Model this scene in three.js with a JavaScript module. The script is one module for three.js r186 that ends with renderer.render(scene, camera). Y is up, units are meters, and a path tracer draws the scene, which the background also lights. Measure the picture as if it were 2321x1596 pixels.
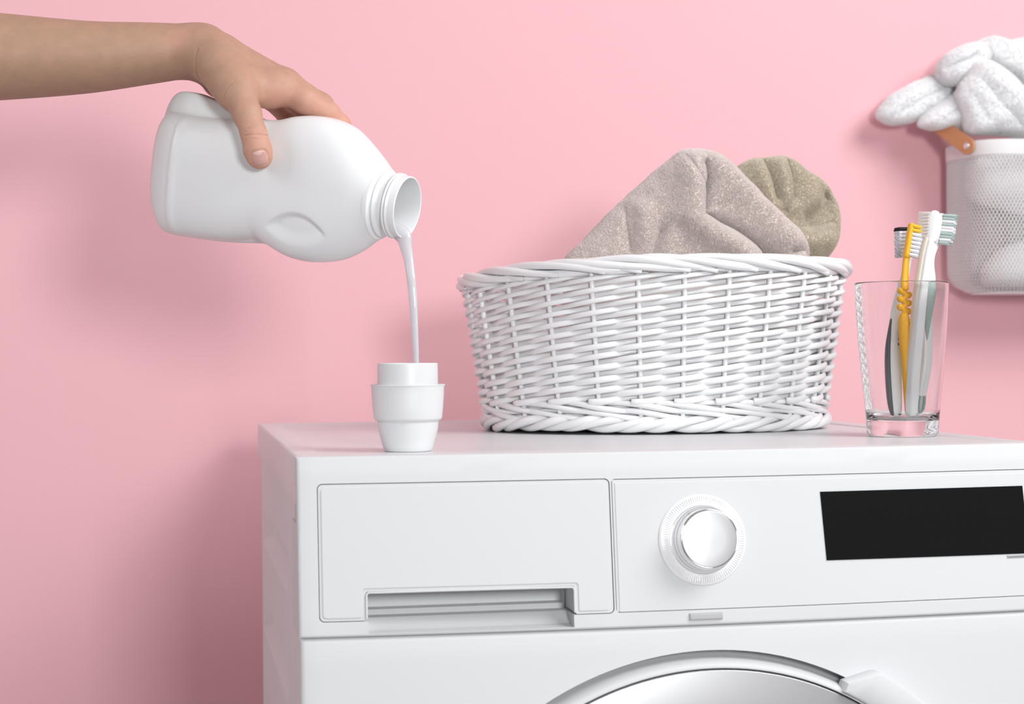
import * as THREE from 'three';
import { mergeGeometries, mergeVertices, toCreasedNormals } from 'three/addons/utils/BufferGeometryUtils.js';
import { RoundedBoxGeometry } from 'three/addons/geometries/RoundedBoxGeometry.js';
import { RectAreaLightUniformsLib } from 'three/addons/lights/RectAreaLightUniformsLib.js';
import { ConvexGeometry } from 'three/addons/geometries/ConvexGeometry.js';
import { Brush, Evaluator, SUBTRACTION, INTERSECTION } from 'three-bvh-csg';
import { createNoise3D, createNoise2D } from 'simplex-noise';

// ------------------------------------------------------------------ camera, light, exposure
const scene = new THREE.Scene();
scene.background = new THREE.Color(0x111111);
const camera = new THREE.PerspectiveCamera(22.913, 2321 / 1596, 0.05, 20);
{
  const r = new THREE.Vector3(0.98164, -0.0075, 0.1906), f = new THREE.Vector3(0.1906, -0.0021, -0.98166).normalize();
  const u = new THREE.Vector3().crossVectors(r, f).normalize(); r.crossVectors(f, u);
  const m = new THREE.Matrix4().makeBasis(r, u, f.clone().negate());
  camera.quaternion.setFromRotationMatrix(m);
  camera.position.set(-0.0874, 0.9292, 1.2718);
  camera.focus = 1.47; camera.userData.fStop = 9;
  camera.updateMatrixWorld(true);
}
const renderer = new THREE.WebGLRenderer();
renderer.toneMapping = THREE.LinearToneMapping;
renderer.toneMappingExposure = 0.393;
renderer.shadowMap.enabled = true;
RectAreaLightUniformsLib.init();
// the two studio soft boxes: [position, target, width, height, radiance]
const LIGHT_COLOR = new THREE.Color().setRGB(0.965, 1.0, 1.0);
const SOFTBOXES = [
  { p: [0.30, 1.20, 1.95], t: [0.3, 1.0, -0.4], w: 0.30, h: 0.30, L: 165 },
  { p: [1.5, 2.25, 0.95], t: [0.5, 0.9, -0.6], w: 1.2, h: 1.0, L: 19 },
  { p: [-1.25, 1.6, 0.05], t: [0.0, 0.85, -0.33], w: 0.5, h: 0.7, L: 7 },
];

// ------------------------------------------------------------------ helpers
function rng(seed) { let s = seed >>> 0; return () => { s = (s + 0x6D2B79F5) >>> 0; let t = s; t = Math.imul(t ^ (t >>> 15), t | 1); t ^= t + Math.imul(t ^ (t >>> 7), t | 61); return ((t ^ (t >>> 14)) >>> 0) / 4294967296; }; }
const R0 = rng(7);
const noise3 = createNoise3D(rng(11)), noise2 = createNoise2D(rng(12));
const V = (x, y, z) => new THREE.Vector3(x, y, z);
const lerp = (a, b, t) => a + (b - a) * t, clamp = (x, a, b) => Math.max(a, Math.min(b, x));
const smooth = (a, b, x) => { const t = clamp((x - a) / (b - a), 0, 1); return t * t * (3 - 2 * t); };
const taken = {};
function numbered(name) { if (!(name in taken)) { taken[name] = 0; return name; } taken[name]++; return name + '_' + String(taken[name]).padStart(3, '0'); }
function thing(name, label, category, pos = [0, 0, 0], group) {
  const o = new THREE.Group(); o.name = numbered(name); o.position.set(...pos); scene.add(o);
  o.userData = { label, category }; if (group) o.userData.group = group; return o;
}
function mesh(name, geo, mat, parent = scene, label) {
  const m = new THREE.Mesh(geo, mat); m.name = parent === scene ? numbered(name) : name;
  m.castShadow = m.receiveShadow = true; parent.add(m); if (label) m.userData.label = label; return m;
}
function worldMesh(name, geo, mat, parent, label) { geo.translate(-parent.position.x, -parent.position.y, -parent.position.z); return mesh(name, geo, mat, parent, label); }
const std = (o) => new THREE.MeshPhysicalMaterial({ roughness: 0.5, ...o });
const rgb = (r, g, b) => new THREE.Color().setRGB(r, g, b);
function interp(tab, x) { // piecewise monotone-ish smooth table lookup (Catmull-Rom)
  const n = tab.length; if (x <= tab[0][0]) return tab[0][1]; if (x >= tab[n - 1][0]) return tab[n - 1][1];
  let i = 0; while (x > tab[i + 1][0]) i++;
  const [x0, y0] = tab[i], [x1, y1] = tab[i + 1], h = x1 - x0, t = (x - x0) / h;
  const m0 = i > 0 ? (y1 - tab[i - 1][1]) / (x1 - tab[i - 1][0]) : (y1 - y0) / h, m1 = i < n - 2 ? (tab[i + 2][1] - y0) / (tab[i + 2][0] - x0) : (y1 - y0) / h;
  const t2 = t * t, t3 = t2 * t;
  return (2 * t3 - 3 * t2 + 1) * y0 + (t3 - 2 * t2 + t) * h * m0 + (-2 * t3 + 3 * t2) * y1 + (t3 - t2) * h * m1;
}
function gridGeo(nu, nv, fn, closeU = false) { // (nu+1) x (nv+1) sheet of points
  const pos = [], idx = [], uv = [];
  for (let j = 0; j <= nv; j++) for (let i = 0; i <= nu; i++) { const p = fn(i / nu, j / nv); pos.push(p.x, p.y, p.z); uv.push(i / nu, j / nv); }
  for (let j = 0; j < nv; j++) for (let i = 0; i < nu; i++) { const a = j * (nu + 1) + i, b = a + 1, c = a + nu + 1, d = c + 1; idx.push(a, b, d, a, d, c); }
  const g = new THREE.BufferGeometry(); g.setAttribute('position', new THREE.Float32BufferAttribute(pos, 3)); g.setAttribute('uv', new THREE.Float32BufferAttribute(uv, 2)); g.setIndex(idx);
  g.computeVertexNormals();
  if (closeU) { const n = g.attributes.normal; for (let j = 0; j <= nv; j++) { const a = j * (nu + 1), b = a + nu; const v = V(n.getX(a) + n.getX(b), n.getY(a) + n.getY(b), n.getZ(a) + n.getZ(b)).normalize(); n.setXYZ(a, v.x, v.y, v.z); n.setXYZ(b, v.x, v.y, v.z); } }
  return g;
}
function tube(pts, rad, radial = 7, caps = true, flat = 1) { // pts: Vector3[], rad(i/n) -> radius
  const n = pts.length, pos = [], idx = []; let N = null;
  for (let i = 0; i < n; i++) {
    const t = V().subVectors(pts[Math.min(n - 1, i + 1)], pts[Math.max(0, i - 1)]).normalize();
    if (!N) N = Math.abs(t.y) < 0.9 ? V(0, 1, 0) : V(1, 0, 0);
    N.addScaledVector(t, -N.dot(t)).normalize(); const Bn = V().crossVectors(t, N), r = rad(i / (n - 1));
    for (let k = 0; k < radial; k++) { const a = k / radial * Math.PI * 2, c = Math.cos(a) * r, s = Math.sin(a) * r * flat; pos.push(pts[i].x + N.x * c + Bn.x * s, pts[i].y + N.y * c + Bn.y * s, pts[i].z + N.z * c + Bn.z * s); }
  }
  for (let i = 0; i < n - 1; i++) for (let k = 0; k < radial; k++) { const a = i * radial + k, b = i * radial + (k + 1) % radial; idx.push(a, b, b + radial, a, b + radial, a + radial); }
  if (caps) for (const [i, s] of [[0, 1], [n - 1, -1]]) { const c = pos.length / 3; pos.push(pts[i].x, pts[i].y, pts[i].z); for (let k = 0; k < radial; k++) { const a = i * radial + k, b = i * radial + (k + 1) % radial; s > 0 ? idx.push(c, b, a) : idx.push(c, a, b); } }
  const g = new THREE.BufferGeometry(); g.setAttribute('position', new THREE.Float32BufferAttribute(pos, 3)); g.setIndex(idx); g.computeVertexNormals(); return g;
}
const curve = (pts, n, closed = false) => new THREE.CatmullRomCurve3(pts.map(p => V(...p)), closed).getPoints(n);
function lathe(profile, seg = 96) { return new THREE.LatheGeometry(profile.map(p => new THREE.Vector2(...p)), seg); }
function roundRect(x0, y0, x1, y1, r) { const s = new THREE.Shape(); s.moveTo(x0 + r, y0); s.lineTo(x1 - r, y0); s.absarc(x1 - r, y0 + r, r, -Math.PI / 2, 0); s.lineTo(x1, y1 - r); s.absarc(x1 - r, y1 - r, r, 0, Math.PI / 2); s.lineTo(x0 + r, y1); s.absarc(x0 + r, y1 - r, r, Math.PI / 2, Math.PI); s.lineTo(x0, y0 + r); s.absarc(x0 + r, y0 + r, r, Math.PI, Math.PI * 1.5); return s; }
function extrude(shape, depth, bevel = 0, seg = 3) { return new THREE.ExtrudeGeometry(shape, { depth: depth - 2 * bevel, bevelEnabled: bevel > 0, bevelSize: bevel, bevelThickness: bevel, bevelOffset: -bevel, bevelSegments: seg, curveSegments: 10 }).translate(0, 0, bevel); }
const box = (x0, y0, z0, x1, y1, z1) => new THREE.BoxGeometry(x1 - x0, y1 - y0, z1 - z0).translate((x0 + x1) / 2, (y0 + y1) / 2, (z0 + z1) / 2);
const rbox = (x0, y0, z0, x1, y1, z1, r = 0.003, seg = 3) => new RoundedBoxGeometry(x1 - x0, y1 - y0, z1 - z0, seg, r).translate((x0 + x1) / 2, (y0 + y1) / 2, (z0 + z1) / 2);
const ev = new Evaluator(); ev.useGroups = false; ev.attributes = ['position', 'normal'];
function csg(a, b, op) { const A = new Brush(a), B = new Brush(b); A.updateMatrixWorld(); B.updateMatrixWorld(); return ev.evaluate(A, B, op).geometry; }
function strip(g) { const o = g.index ? g.toNonIndexed() : g.clone(); for (const k of Object.keys(o.attributes)) if (k !== 'position') o.deleteAttribute(k); return o; }
const creased = (g, a = 0.5) => toCreasedNormals(strip(g), a);
const merge = (gs) => mergeGeometries(gs.map(g => { const o = g.index ? g.toNonIndexed() : g.clone(); o.deleteAttribute('uv'); return o; }));
function noiseTex(n, fn, srgb = false) {
  const d = new Uint8Array(n * n * 4);
  for (let j = 0; j < n; j++) for (let i = 0; i < n; i++) { const c = fn(i / n, j / n); const k = (j * n + i) * 4; for (let q = 0; q < 3; q++) d[k + q] = clamp(Math.round(255 * (Array.isArray(c) ? c[q] : c)), 0, 255); d[k + 3] = 255; }
  const t = new THREE.DataTexture(d, n, n); t.wrapS = t.wrapT = THREE.RepeatWrapping; t.magFilter = THREE.LinearFilter; t.minFilter = THREE.LinearMipmapLinearFilter; t.generateMipmaps = true; if (srgb) t.colorSpace = THREE.SRGBColorSpace; t.needsUpdate = true; return t;
}
const tileNoise = (u, v, f, s = 0) => { const a = u * Math.PI * 2, b = v * Math.PI * 2, k = f / (Math.PI * 2); return noise3(Math.cos(a) * k + s, Math.sin(a) * k + Math.cos(b) * k * 1.3, Math.sin(b) * k * 1.3 - s); };

// ------------------------------------------------------------------ materials
const plasterBump = noiseTex(512, (u, v) => 0.5 + 0.2 * tileNoise(u, v, 60) + 0.15 * tileNoise(u, v, 120, 3) + 0.1 * tileNoise(u, v, 18, 5));
plasterBump.repeat.set(6, 4);
const M = {
  pink: std({ color: rgb(0.875, 0.485, 0.53), roughness: 0.6, bumpMap: plasterBump, bumpScale: 0.0002 }),
  white: std({ color: rgb(0.62, 0.63, 0.64), roughness: 0.9 }),
  floor: std({ color: rgb(0.52, 0.515, 0.51), roughness: 0.7 }),
  enamel: std({ color: rgb(0.70, 0.705, 0.715), roughness: 0.5, specularIntensity: 0.6 }),
  lidTop: std({ color: rgb(0.71, 0.72, 0.73), roughness: 0.36, specularIntensity: 0.5, clearcoat: 0.1, clearcoatRoughness: 0.1 }),
  plastic: std({ color: rgb(0.665, 0.67, 0.68), roughness: 0.6, specularIntensity: 0.45 }),
  display: std({ color: rgb(0.0085, 0.0085, 0.009), roughness: 0.7, specularIntensity: 0.08 }),
  silver: std({ color: rgb(0.50, 0.50, 0.51), roughness: 0.42, metalness: 0.75 }),
  greyPlastic: std({ color: rgb(0.44, 0.44, 0.45), roughness: 0.5 }),
  chrome: std({ color: rgb(0.86, 0.86, 0.87), roughness: 0.1, metalness: 1 }),
  brushed: std({ color: rgb(0.60, 0.60, 0.61), roughness: 0.33, metalness: 0.7 }),
  clearRing: std({ color: rgb(0.85, 0.85, 0.86), roughness: 0.12, clearcoat: 1, clearcoatRoughness: 0.03 }),
  darkGlass: std({ color: rgb(0.03, 0.03, 0.035), roughness: 0.05 }),
  hdpe: std({ color: rgb(0.83, 0.835, 0.845), roughness: 0.34, specularIntensity: 0.8, clearcoat: 0.12, clearcoatRoughness: 0.1 }),
  cap: std({ color: rgb(0.73, 0.735, 0.745), roughness: 0.4 }),
  liquid: std({ color: rgb(0.86, 0.86, 0.9), roughness: 0.06, transmission: 0.35, thickness: 0.01, ior: 1.38, clearcoat: 0.6, clearcoatRoughness: 0.02 }),
  wicker: std({ color: rgb(0.84, 0.84, 0.85), roughness: 0.36, clearcoat: 0.25, clearcoatRoughness: 0.2 }),
  glass: std({ color: 0xffffff, roughness: 0.0, transmission: 1, thickness: 0.03, ior: 1.5 }),
  towelTaupe: std({ color: rgb(0.82, 0.735, 0.705), roughness: 1, sheen: 0.4, sheenRoughness: 0.8, sheenColor: rgb(0.6, 0.52, 0.5) }),
  towelBeige: std({ color: rgb(0.67, 0.60, 0.49), roughness: 1, sheen: 0.4, sheenRoughness: 0.8, sheenColor: rgb(0.55, 0.5, 0.42) }),
  towelWhite: std({ color: rgb(0.96, 0.96, 0.97), roughness: 1, sheen: 0.3, sheenRoughness: 0.8 }),
  net: std({ color: rgb(0.80, 0.78, 0.78), roughness: 0.75 }),
  band: std({ color: rgb(0.82, 0.81, 0.81), roughness: 0.8 }),
  leather: std({ color: rgb(0.60, 0.27, 0.125), roughness: 0.55 }),
  rivet: std({ color: rgb(0.8, 0.76, 0.74), roughness: 0.25, metalness: 0.9 }),
  skin: std({ color: 0xffffff, vertexColors: true, roughness: 0.55, specularIntensity: 0.7 }),
  nail: std({ color: rgb(0.62, 0.34, 0.31), roughness: 0.25, clearcoat: 0.5, clearcoatRoughness: 0.15 }),
  lunula: std({ color: rgb(0.72, 0.47, 0.43), roughness: 0.3 }),
  yellow: std({ color: rgb(0.93, 0.47, 0.015), roughness: 0.42 }),
  yellowBristle: std({ color: rgb(0.93, 0.6, 0.05), roughness: 0.6 }),
  brushWhite: std({ color: rgb(0.85, 0.85, 0.86), roughness: 0.25, clearcoat: 0.4 }),
  ivory: std({ color: rgb(0.80, 0.70, 0.58), roughness: 0.3 }),
  bristle: std({ color: rgb(0.86, 0.86, 0.9), roughness: 0.6 }),
  bristleIvory: std({ color: rgb(0.8, 0.72, 0.68), roughness: 0.6 }),
  sage: std({ color: rgb(0.36, 0.45, 0.42), roughness: 0.5 }),
  sageBristle: std({ color: rgb(0.45, 0.56, 0.53), roughness: 0.6 }),
  charcoal: std({ color: rgb(0.05, 0.052, 0.055), roughness: 0.5 }),
  black: std({ color: rgb(0.012, 0.012, 0.014), roughness: 0.6 }),
  lampBlack: std({ color: rgb(0.03, 0.03, 0.03), roughness: 0.6 }),
};

// ------------------------------------------------------------------ the room
const RX0 = -1.7, RX1 = 3.0, RZ0 = -0.87, RZ1 = 3.2, RY = 2.7;
function struct(name, geo, mat) { const m = mesh(name, geo, mat); m.userData = { kind: 'structure' }; return m; }
struct('wall_back', box(RX0 - 0.1, -0.1, RZ0 - 0.1, RX1 + 0.1, RY + 0.1, RZ0), M.pink);
struct('wall_left', box(RX0 - 0.1, -0.1, RZ0, RX0, RY + 0.1, RZ1), M.white);
struct('wall_right', box(RX1, -0.1, RZ0, RX1 + 0.1, RY + 0.1, RZ1), M.white);
struct('wall_front', box(RX0 - 0.1, -0.1, RZ1, RX1 + 0.1, RY + 0.1, RZ1 + 0.1), M.white);
struct('floor', box(RX0, -0.1, RZ0, RX1, 0, RZ1), M.floor);
struct('ceiling', box(RX0, RY, RZ0, RX1, RY + 0.1, RZ1), M.white);
struct('baseboard_back', rbox(RX0, 0, RZ0, RX1, 0.08, RZ0 + 0.014, 0.004), M.white);

SOFTBOXES.forEach((s, i) => {
  const g = thing('softbox', ['small square studio softbox on a black stand, above the camera', 'large rectangular studio softbox on a tall stand, high on the right', 'upright narrow studio softbox on a stand, on the left'][i], 'softbox', [s.p[0], 0, s.p[2]], 'studio softboxes');
  const head = new THREE.Group(); head.name = 'head'; g.add(head); head.position.set(0, s.p[1], 0); g.updateMatrixWorld(true); head.lookAt(...s.t);
  const glow = new THREE.MeshStandardMaterial({ color: 0xffffff, emissive: LIGHT_COLOR, emissiveIntensity: s.L * 0.25 });
  mesh('diffuser', new THREE.PlaneGeometry(s.w, s.h), glow, head);
  const hood = merge([new THREE.BoxGeometry(s.w + 0.02, 0.006, 0.06).translate(0, s.h / 2 + 0.006, -0.03), new THREE.BoxGeometry(s.w + 0.02, 0.006, 0.06).translate(0, -s.h / 2 - 0.006, -0.03), new THREE.BoxGeometry(0.006, s.h + 0.02, 0.06).translate(s.w / 2 + 0.006, 0, -0.03), new THREE.BoxGeometry(0.006, s.h + 0.02, 0.06).translate(-s.w / 2 - 0.006, 0, -0.03)]);
  mesh('rim', hood, M.lampBlack, head);
  const back = new THREE.CylinderGeometry(0.06, Math.SQRT1_2 * (s.w + 0.02), 0.25, 4, 1, true).rotateY(Math.PI / 4).rotateX(-Math.PI / 2).scale(1, s.h / s.w, 1).translate(0, 0, -0.185);
  mesh('hood', back, M.lampBlack, head); mesh('flash_unit', new THREE.CylinderGeometry(0.06, 0.06, 0.2, 24).rotateX(Math.PI / 2).translate(0, 0, -0.4), M.lampBlack, head);
  mesh('pole', new THREE.CylinderGeometry(0.014, 0.014, s.p[1] - 0.05, 16).translate(0, (s.p[1] - 0.05) / 2 + 0.02, 0).applyMatrix4(new THREE.Matrix4().makeTranslation(V(s.p[0] - s.t[0], 0, s.p[2] - s.t[2]).normalize().multiplyScalar(0.36))), M.lampBlack, g);
  for (let k = 0; k < 3; k++) { const o = V(s.p[0] - s.t[0], 0, s.p[2] - s.t[2]).normalize().multiplyScalar(0.36), a = k * 2.094 + 0.4; mesh('leg', tube([V(o.x, 0.3, o.z), V(o.x + Math.cos(a) * 0.35, 0.01, o.z + Math.sin(a) * 0.35)], () => 0.01, 8), M.lampBlack, g); }
  const l = new THREE.RectAreaLight(LIGHT_COLOR, s.L, s.w, s.h); l.name = 'softbox_light'; l.position.set(0, 0, 0.004); l.rotation.y = Math.PI; head.add(l);
});

// ------------------------------------------------------------------ washing machine
const faceZ = (x, y) => -0.018 * clamp((y - 0.718) / 0.132, 0, 1) + 0.010 * (1 - ((x - 0.3) / 0.3) ** 2);
function clustered(a, b, r, n) { // coordinates from a to b, dense within r of either end
  const o = []; for (let i = 0; i <= 5; i++) o.push(a + r * (1 - Math.cos(i / 5 * Math.PI / 2))); for (let i = 1; i < n; i++) o.push(lerp(a + r, b - r, i / n)); for (let i = 5; i >= 0; i--) o.push(b - r * (1 - Math.cos(i / 5 * Math.PI / 2))); return o;
}
function slab(x0, x1, y0, y1, fz, back, r = 0.002, nx = 48, ny = 16) { // closed block whose front follows fz(x, y), its edges rounded by r
  const xs = clustered(x0, x1, r, nx), ys = clustered(y0, y1, r, ny), pos = [], idx = [], W = xs.length, H = ys.length;
  const dip = (d) => d >= r ? 0 : r - Math.sqrt(Math.max(0, r * r - (r - d) * (r - d)));
  for (const s of [0, 1]) for (let j = 0; j < H; j++) for (let i = 0; i < W; i++) { const x = xs[i], y = ys[j]; pos.push(x, y, s ? back : fz(x, y) - Math.min(r, dip(Math.min(x - x0, x1 - x)) + dip(Math.min(y - y0, y1 - y)))); }
  const F = (i, j) => j * W + i, K = (i, j) => W * H + j * W + i, quad = (a, b, c, d) => idx.push(a, b, c, a, c, d);
  for (let j = 0; j < H - 1; j++) for (let i = 0; i < W - 1; i++) { quad(F(i, j), F(i + 1, j), F(i + 1, j + 1), F(i, j + 1)); quad(K(i + 1, j), K(i, j), K(i, j + 1), K(i + 1, j + 1)); }
  for (let i = 0; i < W - 1; i++) { quad(K(i, 0), K(i + 1, 0), F(i + 1, 0), F(i, 0)); quad(F(i, H - 1), F(i + 1, H - 1), K(i + 1, H - 1), K(i, H - 1)); }
  for (let j = 0; j < H - 1; j++) { quad(K(0, j), F(0, j), F(0, j + 1), K(0, j + 1)); quad(F(W - 1, j), K(W - 1, j), K(W - 1, j + 1), F(W - 1, j + 1)); }
  const g = new THREE.BufferGeometry(); g.setAttribute('position', new THREE.Float32BufferAttribute(pos, 3)); g.setIndex(idx); g.computeVertexNormals(); return g;
}
const lidY = (z) => 0.8494 - 0.0016 * clamp((-z - 0.05) / 0.54, 0, 1);  // level of the sunken top panel
{
  const W = thing('washing_machine', 'white front-loading washing machine with silver dial, against the pink wall', 'washing machine', [0.3, 0, -0.3]);
  const P = (name, geo, mat, label, parent = W) => parent === W ? worldMesh(name, geo, mat, W, label) : (geo.translate(-0.3, 0, 0.3), mesh(name, geo, mat, parent, label));
  // cabinet: left side with embossed grips
  let body = strip(box(0.0035, 0.03, -0.615, 0.5965, 0.816, -0.04));
  body.computeVertexNormals();
  for (let k = 0; k < 7; k++) {
    const yt = 0.763 - k * 0.0922, yb = yt - 0.0375, za = -0.188, zb = -0.603;
    // a dent: flat floor 9 mm deep, short steep top, long sloped foot and rear
    const o = [[yb, za], [yt, za], [yt, zb], [yb, zb]], d = [[yb + 0.0125, za - 0.004], [yt - 0.003, za - 0.004], [yt - 0.003, zb + 0.06], [yb + 0.0125, zb + 0.06]];
    const pos = []; for (const [y, z] of o) pos.push(-0.01, y + 0.0, z); for (const [y, z] of o) pos.push(0.0035, y, z); for (const [y, z] of d) pos.push(0.0125, y, z);
    const P3 = []; for (let i = 0; i < pos.length; i += 3) P3.push(V(pos[i], pos[i + 1], pos[i + 2])); const gs = strip(new ConvexGeometry(P3)); gs.computeVertexNormals();
    body = csg(body, gs, SUBTRACTION);
  }
  P('cabinet', creased(body, 0.3), M.enamel);
  P('side_flange', rbox(0.001, 0.03, -0.058, 0.006, 0.812, -0.052, 0.001), M.enamel);
  for (const [x, z] of [[0.05, -0.1], [0.55, -0.1], [0.05, -0.56], [0.55, -0.56]]) P('foot', new THREE.CylinderGeometry(0.022, 0.026, 0.03, 24).translate(x, 0.015, z), M.charcoal);
  // lid: rings from the skirt up over the rim and down to the sunken panel
  {
    const ring = (x0, x1, z0, z1, r, y, ys) => { const pts = []; for (const [cx, cz, a0] of [[x1 - r, z1 - r, 0], [x0 + r, z1 - r, 1], [x0 + r, z0 + r, 2], [x1 - r, z0 + r, 3]]) for (let i = 0; i <= 6; i++) { const a = (a0 + i / 6) * Math.PI / 2; const z = cz + Math.sin(a) * r; pts.push(V(cx + Math.cos(a) * r, ys ? lidY(z) : y, z)); } return pts; };
    const R = [], A = [0, 0.6, -0.629, -0.026];
    const off = (d, y, ys) => R.push(ring(A[0] + d, A[1] - d, A[2] + d, A[3] - d * 0.2, 0.006, y, ys));
    off(0.003, 0.8135); off(0.0006, 0.8145); off(0, 0.8165); off(0, 0.8475); off(0.0006, 0.849); off(0.0018, 0.8498); off(0.003, 0.85);
    R.push(ring(0.0205, 0.5795, -0.597, -0.0475, 0.008, 0.85)); R.push(ring(0.0215, 0.5785, -0.595, -0.0495, 0.0078, 0.8497)); R.push(ring(0.0235, 0.5765, -0.588, -0.054, 0.0075, 0, true)); R.push(ring(0.03, 0.57, -0.58, -0.06, 0.007, 0, true));
    const n = R[0].length, pos = [], idx = []; R.forEach(r => r.forEach(p => pos.push(p.x, p.y, p.z)));
    for (let k = 0; k < R.length - 1; k++) for (let i = 0; i < n; i++) { const a = k * n + i, b = k * n + (i + 1) % n; idx.push(a, a + n, b + n, a, b + n, b); }
    const c = pos.length / 3; pos.push(0.3, lidY(-0.32), -0.32); const k = R.length - 1; for (let i = 0; i < n; i++) idx.push(k * n + i, c, k * n + (i + 1) % n);
    const g = new THREE.BufferGeometry(); g.setAttribute('position', new THREE.Float32BufferAttribute(pos, 3)); g.setIndex(idx); P('lid', creased(g, 0.35), M.lidTop);
  }
  // fascia with pockets for drawer, panel and handle scoop
  let fas = slab(0, 0.6, 0.7185, 0.85, faceZ, -0.072, 0.0028, 56, 20);

  fas = csg(fas, box(-0.01, 0.8, -0.1, 0.61, 0.9, -0.0262), SUBTRACTION);
  fas = csg(fas, extrude(roundRect(0.0148, 0.7297, 0.2350, 0.8301, 0.004), 0.08).translate(0, 0, -0.030), SUBTRACTION);
  const scoop = new THREE.Shape([[0.03, 0.7206], [0.03, 0.7496], [-0.046, 0.7496], [-0.046, 0.7345], [-0.032, 0.7340], [-0.024, 0.7328], [-0.017, 0.7296], [-0.011, 0.7250], [-0.005, 0.7218], [0.002, 0.7207]].map(p => new THREE.Vector2(...p)));
  const scoopG = new THREE.ExtrudeGeometry(scoop, { depth: 0.1535, bevelEnabled: false }).rotateY(-Math.PI / 2).translate(0.2038, 0, 0);   // (z,y) profile swept along x
  fas = csg(fas, scoopG, SUBTRACTION);
  fas = csg(fas, extrude(roundRect(0.2362, 0.7302, 0.5940, 0.8296, 0.003), 0.08).translate(0, 0, -0.030), SUBTRACTION);
  const fascia = P('control_fascia', creased(fas, 0.45), M.plastic);
  // drawer: outline with the notch for the hand
  const drawerShape = (d, r) => { const s = new THREE.Shape(), x0 = 0.0154 + d, x1 = 0.2344 - d, y0 = 0.7303 + d, y1 = 0.8295 - d, n0 = 0.0486 - d, n1 = 0.2056 + d, ny = 0.7512 + d;
    s.moveTo(x0 + r, y0); s.lineTo(n0 - 0.001, y0); s.quadraticCurveTo(n0, y0, n0, y0 + 0.001); s.lineTo(n0, ny - 0.003); s.quadraticCurveTo(n0, ny, n0 + 0.003, ny); s.lineTo(n1 - 0.003, ny); s.quadraticCurveTo(n1, ny, n1, ny - 0.003); s.lineTo(n1, y0 + 0.001); s.quadraticCurveTo(n1, y0, n1 + 0.001, y0); s.lineTo(x1 - r, y0); s.quadraticCurveTo(x1, y0, x1, y0 + r); s.lineTo(x1, y1 - r); s.quadraticCurveTo(x1, y1, x1 - r, y1); s.lineTo(x0 + r, y1); s.quadraticCurveTo(x0, y1, x0, y1 - r); s.lineTo(x0, y0 + r); s.quadraticCurveTo(x0, y0, x0 + r, y0); return s; };
  const drawer = new THREE.Group(); drawer.name = 'detergent_drawer'; W.add(drawer);
  P('drawer_rim', creased(csg(slab(0.005, 0.245, 0.72, 0.84, (x, y) => faceZ(x, y) - 0.0006, -0.045, 0.001, 30, 10), extrude(drawerShape(0, 0.004), 0.1).translate(0, 0, -0.028), INTERSECTION), 0.4), M.plastic, undefined, drawer);
  P('drawer_front', creased(csg(slab(0.005, 0.245, 0.72, 0.84, (x, y) => faceZ(x, y) + 0.0002, -0.04, 0.001, 30, 10), extrude(drawerShape(0.0024, 0.003), 0.1).translate(0, 0, -0.026), INTERSECTION), 0.4), M.plastic, undefined, drawer);
  P('grip_back', rbox(0.0505, 0.7352, -0.0456, 0.1995, 0.7494, -0.041, 0.001), M.plastic, undefined, drawer);
  P('grip_frame', (() => { const pts = [[0.0494, 0.7315], [0.0494, 0.7475], [0.0496, 0.7490], [0.0510, 0.7502], [0.1, 0.7504], [0.15, 0.7504], [0.2032, 0.7502], [0.2046, 0.7490], [0.2048, 0.7475], [0.2048, 0.7315]]; return tube(pts.flatMap((p, i) => i < pts.length - 1 ? [0, 0.25, 0.5, 0.75].map(t => [lerp(p[0], pts[i + 1][0], t), lerp(p[1], pts[i + 1][1], t)]) : [p]).map(([x, y]) => V(x, y, faceZ(x, y) - 0.0002)), () => 0.0009, 6); })(), M.plastic, undefined, drawer);
  // right panel insert, display, dial
  P('panel_insert', slab(0.2367, 0.5936, 0.7306, 0.8291, (x, y) => faceZ(x, y) - 0.0003, -0.0295, 0.0008, 40, 12), M.plastic);
  P('panel_face', slab(0.2388, 0.5915, 0.7306, 0.8265, (x, y) => faceZ(x, y) + 0.0003, -0.029, 0.0005, 40, 12), M.plastic);
  const disp = P('display', creased(csg(slab(0.39, 0.592, 0.74, 0.828, (x, y) => faceZ(x, y) + 0.0009, -0.028, 0.0004, 40, 10), extrude(new THREE.Shape([[0.4026, 0.8163], [0.5756, 0.8165], [0.5775, 0.7634], [0.4049, 0.7639]].map(p => new THREE.Vector2(...p))), 0.1).translate(0, 0, -0.03), INTERSECTION), 0.4), M.display, 'blank black rectangular display');
  P('status_bar', slab(0.5580, 0.5770, 0.7604, 0.7626, (x, y) => faceZ(x, y) + 0.0011, -0.028, 0.0004, 6, 2), M.silver);
  const dialC = [0.3058, 0.7826], dz = faceZ(...dialC) + 0.0005, tilt = Math.atan(0.018 / 0.132);
  const dial = new THREE.Group(); dial.name = 'dial'; dial.position.set(dialC[0] - 0.3, dialC[1], dz + 0.3); dial.rotation.x = -tilt; W.add(dial);
  const L2 = (p, s = 96) => lathe(p, s).rotateX(Math.PI / 2);
  mesh('dial_ring', L2([[0.0255, 0.0002], [0.0262, 0.0016], [0.0275, 0.0019], [0.0325, 0.0014], [0.0338, 0.0012], [0.0345, 0.0004], [0.0346, 0]]), M.clearRing, dial, 'clear ribbed ring');
  const ribs = []; for (let k = 0; k < 110; k++) { const a = k / 110 * Math.PI * 2; ribs.push(new THREE.CylinderGeometry(0.0005, 0.0005, 0.0052, 5).rotateZ(Math.PI / 2).translate(0.0301, 0, 0.0017).rotateZ(a)); }
  const rb = mesh('rib', merge(ribs), M.clearRing, dial); rb.userData.kind = 'stuff';
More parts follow.
